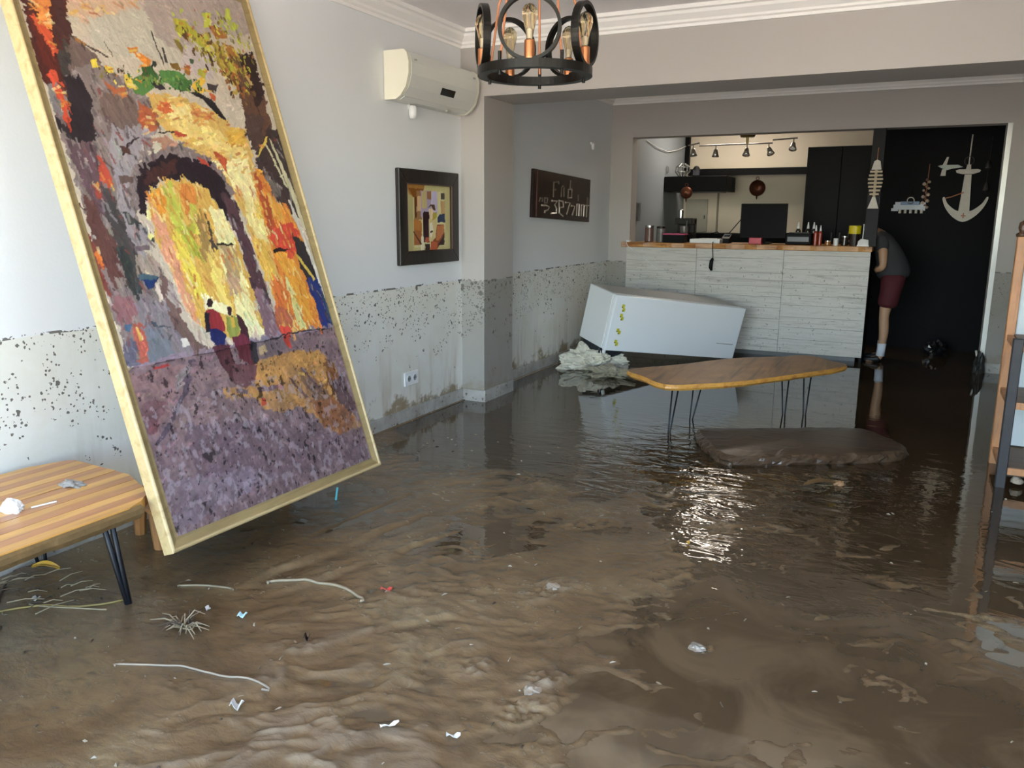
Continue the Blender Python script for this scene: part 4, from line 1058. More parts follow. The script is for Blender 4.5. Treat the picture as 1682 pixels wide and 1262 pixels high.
# hood and shelf beam
hd = thing('black_hood', 'black box-shaped cooker hood at the left of the kitchen', 'hood', (0, 0, 0))
Box(0.155, 0.96, 10.65, 11.2, 1.795, 1.985).build('hood_box', M_black, hd, bevel=0.004)
Box(0.25, 0.86, 10.70, 11.15, 1.787, 1.796).build('grille', plain('hood_grille', '3a3a3a', 0.4, 0.5), hd)
bmk = thing('black_wall_shelf', 'long black shelf fixed to the cream kitchen wall', 'shelf', (0, 0, 0))
Box(0.3, 1.93, 11.30, 11.70, 2.055, 2.105).build('board', M_black, bmk)
Box(0.3, 1.93, 11.285, 11.30, 2.02, 2.11).build('front_edge', M_black, bmk)
tag(Box(0.155, 0.215, 11.63, 11.70, 2.11, 2.9).build('kitchen_pipe', M_black), 'black vertical pipe box in the kitchen corner', 'pipe')
# back counter of the kitchen
kc = thing('kitchen_worktop', 'dark worktop unit along the kitchen wall', 'worktop', (0, 0, 0))
Box(0.16, 1.9, 11.1, 11.69, 1.22, 1.26).build('top', M_black, kc); Box(0.17, 1.88, 11.14, 11.68, 0.0, 1.22).build('cabinet', M_black, kc)
# wall panels and pipe on the cream wall
pn = thing('wall_cabinet_panel', 'pale grey panel on the kitchen wall under the hood', 'panel', (0, 0, 0))
Box(0.20, 0.50, 11.66, 11.698, 1.27, 1.72).build('panel_face', plain('pale_grey_panel', 'a7a394', 0.5), pn)
Box(0.46, 0.472, 11.652, 11.66, 1.45, 1.50).build('handle', M_iron, pn)
tag(MB().tube([(0.64, 11.685, 1.26), (0.64, 11.685, 2.02)], 0.014, 8).build('kitchen_cable_duct', plain('duct_grey', '8d8676', 0.5)), 'thin grey vertical duct on the cream kitchen wall', 'duct')
# intercom on the kitchen side of the left jamb
ic = thing('wall_telephone', 'grey wall intercom on the bar side of the left wall', 'intercom', (0.155, 9.42, 1.42))
Box(0.0, 0.035, 0, 0.16, 0, 0.22).build('base', plain('grey_plastic_dark', '6f7172', 0.4), ic, bevel=0.005)
MB().tube([(0.045, 0.05, 0.02), (0.055, 0.05, 0.06), (0.055, 0.05, 0.16), (0.045, 0.05, 0.20)], [0.018, 0.012, 0.012, 0.018], 10).build('handset', plain('grey_plastic_dark', '6f7172', 0.4), ic)
tag(MB().tube([(0.16, 9.8, 2.37), (0.17, 10.2, 2.32), (0.17, 10.7, 2.30), (0.17, 11.2, 2.36), (0.17, 11.6, 2.44)], 0.006, 6).build('white_cable', M_cap), 'white cable sagging across the blue-grey kitchen wall', 'cable')
tag(MB().ring((0.165, 10.75, 2.08), (1, 0, 0.05), 0.045, 0.008, 0.01, 20).build('wall_hook_ring', plain('steel_ring', '9a9a98', 0.3, 0.8)), 'small steel ring hanging on the blue-grey kitchen wall', 'ring')

# added light panel, out of sight, to brighten the cream kitchen wall
kl = thing('kitchen_fill_panel', 'flat light panel added out of sight above the kitchen', 'ceiling light', (1.0, 10.6, 2.86))
Box(-0.35, 0.35, -0.35, 0.35, 0.0, 0.04).build('housing', M_cap, kl)
def emis(name, col, st):
    t = NT(name); t.b.inputs['Emission Color'].default_value = (*lin(col), 1); t.b.inputs['Emission Strength'].default_value = st; t.set(lin(col), 0.5); return t.m
Box(-0.32, 0.32, -0.32, 0.32, -0.008, 0.0).build('diffuser', emis('light_diffuser', 'fff1e0', 7.5), kl)

# ------------------------------------------------------------------ spot rail under the header
M_chr = plain('brushed_nickel', 'b9b6ae', 0.25, 0.9, 0.05, 20); M_brass = plain('dark_brass', '7a6a3a', 0.3, 0.8, 0.1, 20)
sr = thing('spot_rail', 'zigzag rail with five chrome spotlights above the bar', 'spotlight rail', (0, 9.6, 0))
MB().tube([(0.72, 0, 2.275), (0.85, 0, 2.30), (0.85, 0, 2.268), (1.20, 0, 2.272), (1.66, 0, 2.272), (1.66, 0, 2.305), (1.92, 0.0, 2.318)], 0.008, 8).build('rail', M_chr, sr)
MB().lathe([(0, 2.345), (0.075, 2.345), (0.085, 2.37), (0.06, 2.40), (0, 2.40)], (1.385, 0, 0), 20).build('rose', M_brass, sr, smooth=True)
MB().tube([(1.385, 0, 2.27), (1.385, 0, 2.35)], 0.014, 10).build('stem', M_brass, sr)
MB().tube([(1.385, 0, 2.38), (1.385, 0, 2.90)], 0.010, 8).build('drop_rod', M_brass, sr)
for (x, zt_, tx, ty) in ((0.78, 2.285, 0.12, -0.05), (1.04, 2.272, 0.0, -0.10), (1.385, 2.272, 0.0, -0.35), (1.62, 2.272, 0.45, -0.4), (1.88, 2.315, 0.0, -0.55)):
    d = Vector((tx, ty, -1)).normalized(); p = Vector((x, 0, zt_-0.045))
    h = MB().tube([(x, 0, zt_), p], 0.006, 8).build('spot_arm', M_chr, sr)
    q = d.to_track_quat('Z', 'Y').to_matrix()
    hd_ = MB().lathe([(0.016, 0.0), (0.022, 0.01), (0.030, 0.05), (0.042, 0.085), (0.039, 0.085), (0.028, 0.052), (0.0, 0.03)], p, 18, q).build('spot_head', M_chr, sr, smooth=True)
    MB().lathe([(0, 0.058), (0.022, 0.06), (0.03, 0.074), (0, 0.078)], p, 14, q).build('lamp', plain('spot_lens', 'f1efe8', 0.15), hd_)

# ------------------------------------------------------------------ things on the bar
CT = 1.187
def canister(x, y, r, h, mat, lidm, label, cat='jar', name='canister', ry=None):
    c = thing(name, label, cat, (x, y, CT))
    MB().lathe([(0, 0), (r*0.95, 0), (r, 0.006), (r, h*0.82), (r*0.9, h*0.86), (0, h*0.86)], (0, 0, 0), 18).build('body', mat, c)
    MB().lathe([(0, h*0.86), (r*1.02, h*0.86), (r*1.02, h*0.97), (r*0.7, h), (0, h)], (0, 0, 0), 18).build('lid', lidm, c); return c
M_steel = plain('stainless_steel', 'b4b4b2', 0.25, 0.9, 0.05, 15); M_clear = plain('grey_jar', '6f6a66', 0.2, 0, 0.3, 14); M_pink = plain('pink_cover', 'c24a72', 0.5); M_gold = plain('amber_liquid', '8a5a2a', 0.2, 0, 0.2, 20)
c = canister(0.42, 9.20, 0.05, 0.19, plain('coffee_jar_brown', '6b5048', 0.25, 0, 0.35, 30), M_steel, 'brown jar at the left end of the bar')
c = canister(0.55, 9.22, 0.05, 0.18, M_clear, M_iron, 'dark glass jar standing right of the brown jar')
# coffee machine
cm = thing('coffee_machine', 'black coffee machine with chrome jug behind the pink tray', 'coffee machine', (0.66, 9.40, CT))
Box(0, 0.20, 0, 0.22, 0, 0.10).build('base', M_black, cm, bevel=0.006); Box(0, 0.20, 0.12, 0.22, 0.10, 0.26).build('back', M_iron, cm, bevel=0.006); Box(0, 0.20, 0.0, 0.22, 0.20, 0.27).build('head', M_iron, cm, bevel=0.006)
MB().lathe([(0, 0.27), (0.03, 0.27), (0.032, 0.36), (0.022, 0.37), (0, 0.375)], (0.04, 0.1, 0), 16).build('chrome_jug', M_steel, cm)
MB().tube([(0.15, -0.03, 0.24), (0.15, -0.05, 0.16)], 0.008, 8).build('steam_pipe', M_steel, cm)
MB().lathe([(0, 0.10), (0.045, 0.10), (0.05, 0.18), (0, 0.18)], (0.1, 0.05, 0), 16).build('glass_pot', M_clear, cm)
tr = thing('tray_box', 'low dark box with a pink cover on the bar', 'box', (0.62, 9.06, CT))
Box(0, 0.24, 0, 0.16, 0, 0.085).build('box_body', M_black, tr, bevel=0.004); Box(-0.005, 0.245, -0.005, 0.165, 0.085, 0.10).build('cover', M_pink, tr, bevel=0.003)
wt = thing('white_tablet_stand', 'white plastic tray with papers beside the monitor', 'tray', (0.93, 9.04, CT))
Box(0, 0.33, 0, 0.22, 0, 0.045).build('tray_body', M_cap, wt, bevel=0.01, seg=2); Box(0.1, 0.30, 0.02, 0.2, 0.045, 0.052).build('paper', plain('paper_white', 'dcdad4', 0.7), wt)
mn = thing('monitor', 'black flat monitor standing on the bar', 'monitor', (1.42, 9.30, CT))
Box(0, 0.49, 0, 0.03, 0.06, 0.43).build('screen_housing', M_black, mn, bevel=0.004); Box(0.015, 0.475, -0.002, 0.0, 0.078, 0.415).build('screen', plain('screen_black', '040405', 0.5, spec=0.1), mn)
Box(0.16, 0.33, -0.04, 0.16, 0, 0.015).build('foot', M_black, mn, bevel=0.003); Box(0.22, 0.27, 0.03, 0.06, 0.01, 0.25).build('stand', M_black, mn)
rb = thing('red_box', 'small red box in front of the monitor', 'box', (1.56, 9.10, CT))
Box(0, 0.13, 0, 0.08, 0, 0.068).build('carton', plain('red_card', 'b5283c', 0.4), rb, bevel=0.003); Box(0.01, 0.12, -0.002, 0.0, 0.01, 0.058).build('front_label', plain('red_label', 'c9374c', 0.4), rb)
pr = thing('receipt_printer', 'dark receipt printer right of the monitor', 'printer', (1.93, 9.14, CT))
Box(0, 0.26, 0, 0.22, 0, 0.12).build('printer_body', M_black, pr, bevel=0.01, seg=2); Box(0.02, 0.24, -0.008, 0.002, 0.03, 0.085).build('front', plain('charcoal_plastic', '3a3d3f', 0.35), pr, bevel=0.003); Box(0.03, 0.23, 0.03, 0.19, 0.12, 0.128).build('lid', M_iron, pr)
def bottle(x, y, z, h, r, mat, label, tip=M_cap):
    b = thing('squeeze_bottle', label, 'bottle', (x, y, z), group='bottles on the bar')
    MB().lathe([(0, 0), (r, 0), (r, h*0.60), (r*0.75, h*0.68), (r*0.4, h*0.72), (0, h*0.72)], (0, 0, 0), 14).build('body', mat, b)
    MB().lathe([(r*0.55, h*0.70), (r*0.5, h*0.78), (r*0.2, h), (0, h)], (0, 0, 0), 12).build('nozzle', tip, b)
M_drk = plain('dark_sauce', '2e211c', 0.25, 0, 0.2, 20); M_red = plain('red_sauce', '9c3a28', 0.25, 0, 0.2, 20)
bottle(2.02, 9.42, CT, 0.235, 0.026, M_drk, 'first white-tipped bottle right of the monitor')
bottle(2.12, 9.42, CT, 0.235, 0.026, M_drk, 'second white-tipped bottle right of the monitor')
bottle(2.18, 9.42, CT, 0.235, 0.026, M_drk, 'third white-tipped bottle right of the monitor')
bottle(2.235, 9.12, CT, 0.205, 0.020, M_red, 'left bottle of the reddish pair on the bar')
bottle(2.278, 9.13, CT, 0.205, 0.020, M_red, 'right bottle of the reddish pair on the bar')
yp = thing('yellow_tin', 'bright yellow tin on a dark jar near the bar end', 'tin', (2.61, 9.12, CT))
MB().lathe([(0, 0), (0.045, 0), (0.045, 0.12), (0, 0.12)], (0, 0, 0), 16).build('dark_jar', M_drk, yp); MB().lathe([(0, 0.122), (0.058, 0.122), (0.060, 0.20), (0.054, 0.205), (0, 0.205)], (0, 0, 0), 20).build('tin_body', plain('yellow_lacquer', 'd8c414', 0.3), yp)
canister(2.36, 9.10, 0.03, 0.05, M_gold, M_steel, 'tiny amber bowl on the bar', 'bowl', 'small_bowl')
canister(2.44, 9.08, 0.024, 0.075, M_cap, M_cap, 'small white cup on the bar', 'cup', 'white_cup')
canister(2.52, 9.12, 0.035, 0.10, M_drk, M_steel, 'dark jar beside the yellow tin', 'jar', 'dark_jar')
nb = thing('napkin_holder', 'white napkin block at the right end of the bar', 'napkin holder', (2.65, 9.00, CT))
MB().prism([(0, 0), (0.105, 0), (0.10, 0.065), (0.03, 0.075), (0.005, 0.05)], lambda a, b, h: Vector((a, h, b)), 0, 0.06).build('napkins', M_tissue, nb); Box(-0.004, 0.109, -0.004, 0.064, -0.0, 0.012).build('base', M_cap, nb)
tag(MB().tube([(2.690, 9.10, CT), (2.692, 9.10, CT+0.22)], 0.006, 8).build('white_rod', M_cap), 'thin white rod leaning by the black post', 'rod')
tag(Box(0.215, 0.255, 8.99, 9.05, CT, CT+0.02).build('white_card', M_cap, bevel=0.003), 'small white card on the left corner of the countertop', 'card')
ls = thing('metal_basket_lamp', 'shiny wire basket on top of the black hood', 'basket', (0.34, 10.85, 1.985))
mb = MB()
for k in range(10):
    a = 2*PI*k/10; mb.tube([(0.04*math.cos(a), 0.04*math.sin(a), 0.0), (0.10*math.cos(a), 0.10*math.sin(a), 0.07), (0.09*math.cos(a), 0.09*math.sin(a), 0.13), (0.03*math.cos(a), 0.03*math.sin(a), 0.17)], 0.006, 6)
mb.build('ribs', M_steel, ls)
for zz, rr in ((0.004, 0.04), (0.07, 0.10), (0.13, 0.09), (0.17, 0.03)): MB().ring((0, 0, zz), (0, 0, 1), rr, 0.006, 0.006, 24).build('hoop', M_steel, ls)
lt = thing('black_lantern', 'small black lantern on top of the hood', 'lantern', (0.52, 10.85, 1.985))
Box(-0.04, 0.04, -0.04, 0.04, 0, 0.02).build('base', M_black, lt); Box(-0.035, 0.035, -0.035, 0.035, 0.02, 0.09).build('glass', plain('lantern_glass', '55555c', 0.1), lt); MB().lathe([(0.055, 0.09), (0.03, 0.13), (0.012, 0.14), (0, 0.14)], (0, 0, 0), 4).build('roof', M_black, lt)
M_pan = plain('aged_copper', '5e3524', 0.35, 0.6, 0.25, 14)
def pan(x, y, z, r, label):
    p = thing('copper_pan', label, 'pan', (x, y, z), group='copper pans')
    MB().lathe([(0, 0.03), (r*0.9, 0.02), (r, 0.0), (r*1.04, -0.004), (r*1.0, 0.012), (r*0.86, 0.03), (0, 0.036)], (0, 0, 0), 24, Matrix.Rotation(PI/2, 3, 'X')).build('bowl', M_pan, p, smooth=True)
    MB().ring((0, -0.01, r+0.022), (0, 1, 0), 0.02, 0.007, 0.008, 16).build('hanging_ring', M_pan, p)
    MB().lathe([(0, 0), (r*0.22, 0.0), (0, 0.012)], (0, -0.04, 0), 12, Matrix.Rotation(PI/2, 3, 'X')).build('boss', M_copper, p)
    MB().tube([(0, -0.01, -r), (0, -0.01, -r-0.045)], [0.012, 0.005], 8).build('tail', M_pan, p)
pan(0.46, 10.63, 1.78, 0.075, 'copper pan hanging on the front of the black hood')
pan(1.165, 11.66, 1.865, 0.105, 'round copper pan on the cream wall above the monitor')
mb = MB(); mb.tube([(1.18, 9.12, 1.20), (1.21, 8.935, 1.205), (1.212, 8.928, 1.15), (1.215, 8.955, 1.05), (1.215, 8.96, 0.98)], 0.004, 6)
hs = thing('hanging_handset', 'black handset dangling by its cord over the bar front', 'handset', (0, 0, 0)); mb.build('cord', M_black, hs)
MB().tube([(1.215, 8.955, 1.03), (1.205, 8.945, 1.0), (1.20, 8.945, 0.93), (1.208, 8.955, 0.90)], [0.012, 0.02, 0.02, 0.012], 10).build('handset_body', M_black, hs)
tag(MB().tube([(0.235, 8.935, 1.185), (0.26, 8.93, 1.14), (0.46, 8.965, 1.0), (0.60, 8.97, 0.90)], 0.004, 6).build('white_string', M_cap), 'thin white cord slanting down the plank front', 'cord')
cbx = [(1.02, 9.42, CT), (1.08, 9.40, CT+0.10), (1.15, 9.42, CT+0.12), (1.22, 9.40, CT+0.05), (1.30, 9.38, CT+0.12), (1.40, 9.40, CT+0.25), (1.43, 9.38, CT+0.30)]
tag(MB().tube(cbx, 0.005, 6).build('black_cables', M_black), 'tangled black cable beside the monitor', 'cable')
gb = thing('dark_gadget', 'black card terminal between the tray and the monitor', 'card terminal', (1.24, 9.2, CT))
MB().prism([(0, 0), (0.16, 0), (0.16, 0.10), (0, 0.05)], lambda a, b, h: Vector((h, a, b)), 0, 0.09).build('body', M_black, gb, bevel=0.004); Box(0.015, 0.075, 0.09, 0.14, 0.085, 0.096).build('display', plain('terminal_display', '5c6064', 0.2), gb)

# ------------------------------------------------------------------ decorations at the doorway
M_driftw = plain('white_driftwood', 'd6d0c4', 0.6, 0, 0.12, 25, 0.2)
fb = thing('fishbone_ornament', 'white wooden fishbone hanging on the black post', 'ornament', (2.765, 8.985, 1.80))
def flat(poly, y0, y1): return MB().prism(poly, lambda a, b, h: Vector((a, h, b)), y0, y1)
flat([(-0.045, 0.135), (0.045, 0.135), (0.03, 0.215), (0.0, 0.23), (-0.025, 0.215)], -0.02, 0.0).build('head', M_driftw, fb)
flat([(-0.012, -0.15), (0.012, -0.15), (0.012, 0.14), (-0.012, 0.14)], -0.014, -0.004).build('spine', plain('tan_driftwood', 'b7a184', 0.6), fb)
flat([(-0.05, -0.24), (0.05, -0.24), (0.015, -0.13), (-0.015, -0.13)], -0.02, 0.0).build('tail', M_driftw, fb)
for k, wv_ in enumerate((0.055, 0.062, 0.068, 0.066, 0.06, 0.05, 0.042)):
    z = 0.115-k*0.036; Box(-wv_, wv_, -0.022, -0.002, z-0.009, z+0.009).build('rib', plain('tan_driftwood2', 'c4b294', 0.6), fb)
MB().tube([(0, -0.005, 0.22), (0, 0.01, 0.33), (0.003, 0.03, 0.345)], 0.003, 6).build('string', M_cord, fb)
YB = 10.38
an = thing('anchor_ornament', 'large white wooden anchor hanging on the black wall', 'ornament', (3.615, YB, 1.70))
flat([(-0.055, -0.20), (0.055, -0.20), (0.035, 0.24), (-0.03, 0.24)], -0.03, 0.0).build('shank', M_driftw, an)
flat([(-0.11, 0.26), (-0.12, 0.285), (-0.09, 0.295), (0.09, 0.295), (0.12, 0.285), (0.11, 0.265), (0.05, 0.245), (-0.05, 0.245)], -0.034, -0.002).build('stock', M_driftw, an)
flat([(-0.025, 0.29), (0.025, 0.29), (0.02, 0.345), (-0.015, 0.345)], -0.03, 0.0).build('neck', M_driftw, an)
arc = smoothpoly([(0.0, -0.265), (0.10, -0.215), (0.18, -0.12), (0.22, -0.02), (0.205, 0.0), (0.165, -0.07), (0.09, -0.135), (0.04, -0.15), (-0.04, -0.15), (-0.09, -0.135), (-0.165, -0.07), (-0.20, 0.0), (-0.22, -0.02), (-0.18, -0.12), (-0.10, -0.215)], 4)
flat(arc, -0.028, -0.001).build('arms', M_driftw, an)
MB().ring((0.0, -0.015, 0.385), (0, 1, 0), 0.045, 0.006, 0.006, 24).build('ring', M_iron, an)
MB().tube([(0, -0.012, 0.34), (0.004, -0.006, 0.66)], 0.007, 6).build('rope', M_driftw, an)
MB().tube([(-0.19, -0.03, -0.01), (-0.13, -0.035, 0.005), (-0.02, -0.035, 0.05)], 0.006, 6).build('wound_rope', M_cord, an)
flat([(-0.006, -0.225), (0.006, -0.225), (0.006, -0.205), (0.022, -0.205), (0.022, -0.193), (0.006, -0.193), (0.006, -0.17), (-0.006, -0.17), (-0.006, -0.193), (-0.022, -0.193), (-0.022, -0.205), (-0.006, -0.205)], -0.034, -0.029).build('star_mark', M_pan, an)
gu = thing('gull_ornament', 'small white wooden gull left of the anchor', 'ornament', (3.40, YB, 2.0))
flat([(-0.06, 0.02), (-0.085, 0.035), (-0.05, 0.045), (0.11, 0.045), (0.16, 0.02), (0.06, 0.005), (0.0, -0.01)], -0.02, 0.0).build('body', plain('pale_green_white', 'c9d2c8', 0.6), gu)
flat([(-0.04, 0.045), (0.0, 0.045), (0.015, 0.13), (-0.005, 0.13)], -0.015, -0.005).build('wing', M_driftw, gu); flat([(-0.05, -0.07), (0.0, -0.07), (0.0, 0.0), (-0.04, 0.0)], -0.018, -0.002).build('post', M_driftw, gu)
sp_ = thing('boat_sign_ornament', 'pale blue and white wooden boat ornament on the black wall', 'ornament', (3.08, YB, 1.60))
for k, (x0, x1, z0_, z1_) in enumerate(((-0.17, 0.15, -0.035, 0.02), (-0.155, -0.10, 0.0, 0.05), (0.10, 0.155, -0.045, 0.045), (-0.19, -0.12, -0.05, -0.02))): Box(x0, x1, -0.025-0.004*k, -0.001, z0_, z1_).build('plank', plain('whitewash', 'd5dde4', 0.6, 0, 0.1, 25), sp_)
Box(-0.10, 0.09, -0.045, -0.025, 0.015, 0.055).build('blue_board', plain('dusty_blue', '8ea4c4', 0.6), sp_)
MB().ring((0.0, -0.04, 0.065), (0, 1, 0), 0.035, 0.01, 0.01, 20).build('wheel', M_driftw, sp_)
for k in range(5): MB().tube([(-0.10+k*0.055, -0.03, -0.035), (-0.10+k*0.055, -0.03, -0.075)], 0.014, 8).build('drop', M_driftw, sp_)
MB().tube([(-0.06, -0.02, 0.05), (0.0, -0.008, 0.15), (0.012, -0.004, 0.25)], 0.003, 6).build('string', M_iron, sp_); MB().tube([(0.06, -0.02, 0.05), (0.0, -0.008, 0.15)], 0.003, 6).build('string', M_iron, sp_)
sh = thing('shell_garland', 'hanging garland of brown and white shells on the black wall', 'garland', (3.225, YB, 1.72))
MB().tube([(0.01, -0.012, 0.34), (0, -0.012, -0.16)], 0.003, 6).build('string', M_cord, sh)
for k in range(14):
    z = 0.17-k*0.023; dx = 0.028*math.sin(k*2.1); r = random.uniform(0.014, 0.022)
    MB().lathe([(0, -r), (r*0.8, -r*0.5), (r, 0.1*r), (r*0.5, r*0.8), (0, r)], (dx, -0.02, z), 8).build('shell', plain('shell_white', 'c9b4a0', 0.5) if k % 3 else plain('shell_brown', '8a5f4a', 0.5), sh, smooth=True)
wc = thing('wind_chime', 'dark hanging chime with two bells right of the anchor', 'chime', (3.80, YB, 1.95))
MB().tube([(0.012, -0.012, 0.38), (0.0, -0.012, -0.20)], 0.003, 6).build('string', M_iron, wc)
for z in (0.10, -0.13): MB().lathe([(0.032, z-0.05), (0.026, z-0.01), (0.012, z+0.03), (0, z+0.035)], (0, -0.03, 0), 12).build('bell', plain('dull_iron', '3b3636', 0.5, 0.4), wc)
crumple('black_bag', 'black plastic bag on the wet floor by the black wall', 'bag', (3.48, 9.97, 0.0), (0.11, 0.10, 0.11), plain('black_bin_bag', '141416', 0.25), 21, 0.9)
crumple('dark_rag', 'dark wet rag at the foot of the right door edge', 'rag', (3.84, 8.93, 0.0), (0.05, 0.06, 0.16), plain('dark_rag', '2a2926', 0.5, 0, 0.3, 20), 25, 0.8)
tag(MB().tube([(3.80, 8.93, 0.22), (3.845, 8.96, 0.03)], 0.01, 6).build('broken_stick', M_driftw), 'pale broken stick by the right door edge', 'stick')

# ------------------------------------------------------------------ shelf unit at the right
su = thing('shelf_unit', 'wooden shelf unit with dark front post at the right edge', 'shelf unit', (0, 0, 0))
M_sw = wood('orange_shelf_wood', 'c48a5a', '8d5732', 2, 2.5, 0.45, 0.35, '6f5d49'); M_sd = plain('mud_black_post', '2f2e30', 0.55, 0, 0.35, 25, 0.3); M_bp = plain('pale_blue_back', 'c3cdd0', 0.5, 0, 0.06, 5)
XA = 3.715; XB = 4.43
Box(XA, XA+0.05, 5.56, 5.62, -0.05, 1.36).build('back_post', M_sw, su, bevel=0.004); Box(XB-0.05, XB, 5.56, 5.62, -0.05, 1.36).build('back_post', M_sw, su, bevel=0.004)
Box(XA-0.005, XA+0.045, 5.05, 5.10, -0.05, 0.83).build('front_post', M_sd, su, bevel=0.004); Box(XB-0.05, XB, 5.05, 5.10, -0.05, 0.83).build('front_post', M_sd, su, bevel=0.004)
Box(XA+0.05, XB-0.05, 5.585, 5.60, 0.12, 1.33).build('back_panel', M_bp, su)
Box(XA+0.05, XB-0.05, 5.57, 5.60, 1.33, 1.36).build('top_rail', M_sw, su)
for z in (0.095, 0.465, 0.78):
    s_ = Box(XA+0.045, XB-0.05, 5.09, 5.585, z-0.02, z+0.014).build('shelf', wood('muddy_shelf', '7a5c40', '4e3a28', 0, 2, 0.5, 0.6), su)
    Box(XA+0.045, XB-0.05, 5.07, 5.09, z-0.022, z+0.016).build('shelf_edge', M_sw, s_)
    Box(XA+0.01, XA+0.04, 5.10, 5.56, z-0.02, z+0.01).build('side_rail', M_sw, su)
for x in (XA+0.025, XB-0.025):
    MB().lathe([(0.032, 1.36), (0.035, 1.375), (0.018, 1.385), (0.026, 1.41), (0.022, 1.44), (0, 1.455)], (x, 5.59, 0), 14).build('finial', plain('dark_knob', '4a3120', 0.35), su, smooth=True)
crumple('mud_stone', 'pale muddy stone under the lowest shelf', 'stone', (3.82, 5.12, 0.02), (0.03, 0.03, 0.03), plain('pale_stone', '9d8f7c', 0.7, 0, 0.2, 20), 31, 0.4)
# ------------------------------------------------------------------ person bending behind the bar end
def skin(name, verts, edges, mat, parent=None, sub=2, root=0):
    me = bpy.data.meshes.new(name); me.from_pydata([v[:3] for v in verts], edges, []); me.materials.append(mat)
    o = bpy.data.objects.new(name, me); COL.objects.link(o)
    md = o.modifiers.new('skin', 'SKIN'); md.use_smooth_shade = True
    for i, v in enumerate(verts):
        sv = me.skin_vertices[0].data[i]; sv.radius = (v[3], v[4] if len(v) > 4 else v[3]); sv.use_root = (i == root)
    s = o.modifiers.new('subdivision', 'SUBSURF'); s.levels = sub; s.render_levels = sub
    if parent is not None: o.parent = parent
    return o
M_skin = plain('skin', 'b08a6c', 0.5, 0, 0.08, 12); M_shirt = plain('charcoal_tshirt', '303032', 0.8, 0, 0.1, 30, 0.1); M_shorts = plain('maroon_shorts', '480f19', 0.8, 0, 0.12, 20, 0.1); M_sock = plain('white_sock', 'd5dae2', 0.8, 0, 0.05, 40); M_shoe = plain('black_shoe', '1b1b1d', 0.5, 0, 0.1, 20); M_hair = plain('dark_hair', '1a1512', 0.6, 0, 0.2, 60, 0.3)
PX, PY = 3.005, 9.26
pe = thing('person', 'person in grey T-shirt and maroon shorts bending forward at the bar end', 'person', (PX, PY, 0))
V = [(0, 0, 0.93, .105, .105), (-0.05, 0.02, 1.08, .10, .10), (-0.13, 0.05, 1.24, .11, .11), (-0.21, 0.08, 1.33, .06, .06), (-0.27, 0.10, 1.33, .055, .055), (-0.36, 0.13, 1.29, .085, .095), (-0.42, 0.14, 1.25, .07, .08),
     (-0.13, -0.10, 1.24, .055), (-0.11, -0.15, 1.10, .046), (-0.10, -0.17, 0.98, .040), (-0.145, -0.14, 0.955, .034), (-0.165, -0.06, 0.95, .026), (-0.17, -0.02, 0.95, .030, .016),
     (-0.15, 0.22, 1.25, .055), (-0.155, 0.29, 1.10, .046), (-0.15, 0.28, 1.00, .036), (-0.155, 0.22, 0.97, .026), (-0.16, 0.18, 0.96, .030, .016),
     (0.0, -0.09, 0.82, .085), (-0.03, -0.11, 0.68, .075), (-0.05, -0.12, 0.48, .052), (-0.035, -0.12, 0.32, .052), (-0.045, -0.12, 0.12, .033), (-0.05, -0.12, 0.05, .034), (-0.13, -0.13, 0.03, .032), (-0.19, -0.13, 0.02, .024),
     (0.0, 0.09, 0.82, .085), (-0.03, 0.11, 0.68, .075), (-0.055, 0.11, 0.48, .052), (-0.04, 0.11, 0.32, .052), (-0.05, 0.11, 0.12, .033), (-0.055, 0.11, 0.05, .034), (-0.135, 0.10, 0.03, .032), (-0.195, 0.10, 0.02, .024)]
E_ = [(0, 1), (1, 2), (2, 3), (3, 4), (4, 5), (5, 6), (2, 7), (7, 8), (8, 9), (9, 10), (10, 11), (11, 12), (2, 13), (13, 14), (14, 15), (15, 16), (16, 17), (0, 18), (18, 19), (19, 20), (20, 21), (21, 22), (22, 23), (23, 24), (24, 25), (0, 26), (26, 27), (27, 28), (28, 29), (29, 30), (30, 31), (31, 32), (32, 33)]
# fingers of both hands
for hand, base, fy in ((12, Vector((-0.17, -0.02, 0.95)), 1), (17, Vector((-0.16, 0.18, 0.96)), -1)):
    for k in range(4):
        o = Vector((0.002, 0.028*fy, (k-1.5)*0.019)); i0 = len(V)
        V.append((*(base+o), 0.009)); V.append((*(base+o+Vector((0.004, 0.028*fy, -0.006))), 0.0085)); V.append((*(base+o+Vector((0.018, (0.042+0.004*(1.5-abs(k-1.5)))*fy, -0.012))), 0.0075))
        E_ += [(hand, i0), (i0, i0+1), (i0+1, i0+2)]
    i0 = len(V); V.append((*(base+Vector((0.02, 0.012*fy, 0.025))), 0.011)); V.append((*(base+Vector((0.035, 0.035*fy, 0.03))), 0.009)); E_ += [(hand, i0), (i0, i0+1)]
body = skin('body', V, E_, M_skin, pe)
def sub_(idx, grow, extra=0): return [(*V[i][:3], V[i][3]+grow, (V[i][4] if len(V[i]) > 4 else V[i][3])+grow) for i in idx]
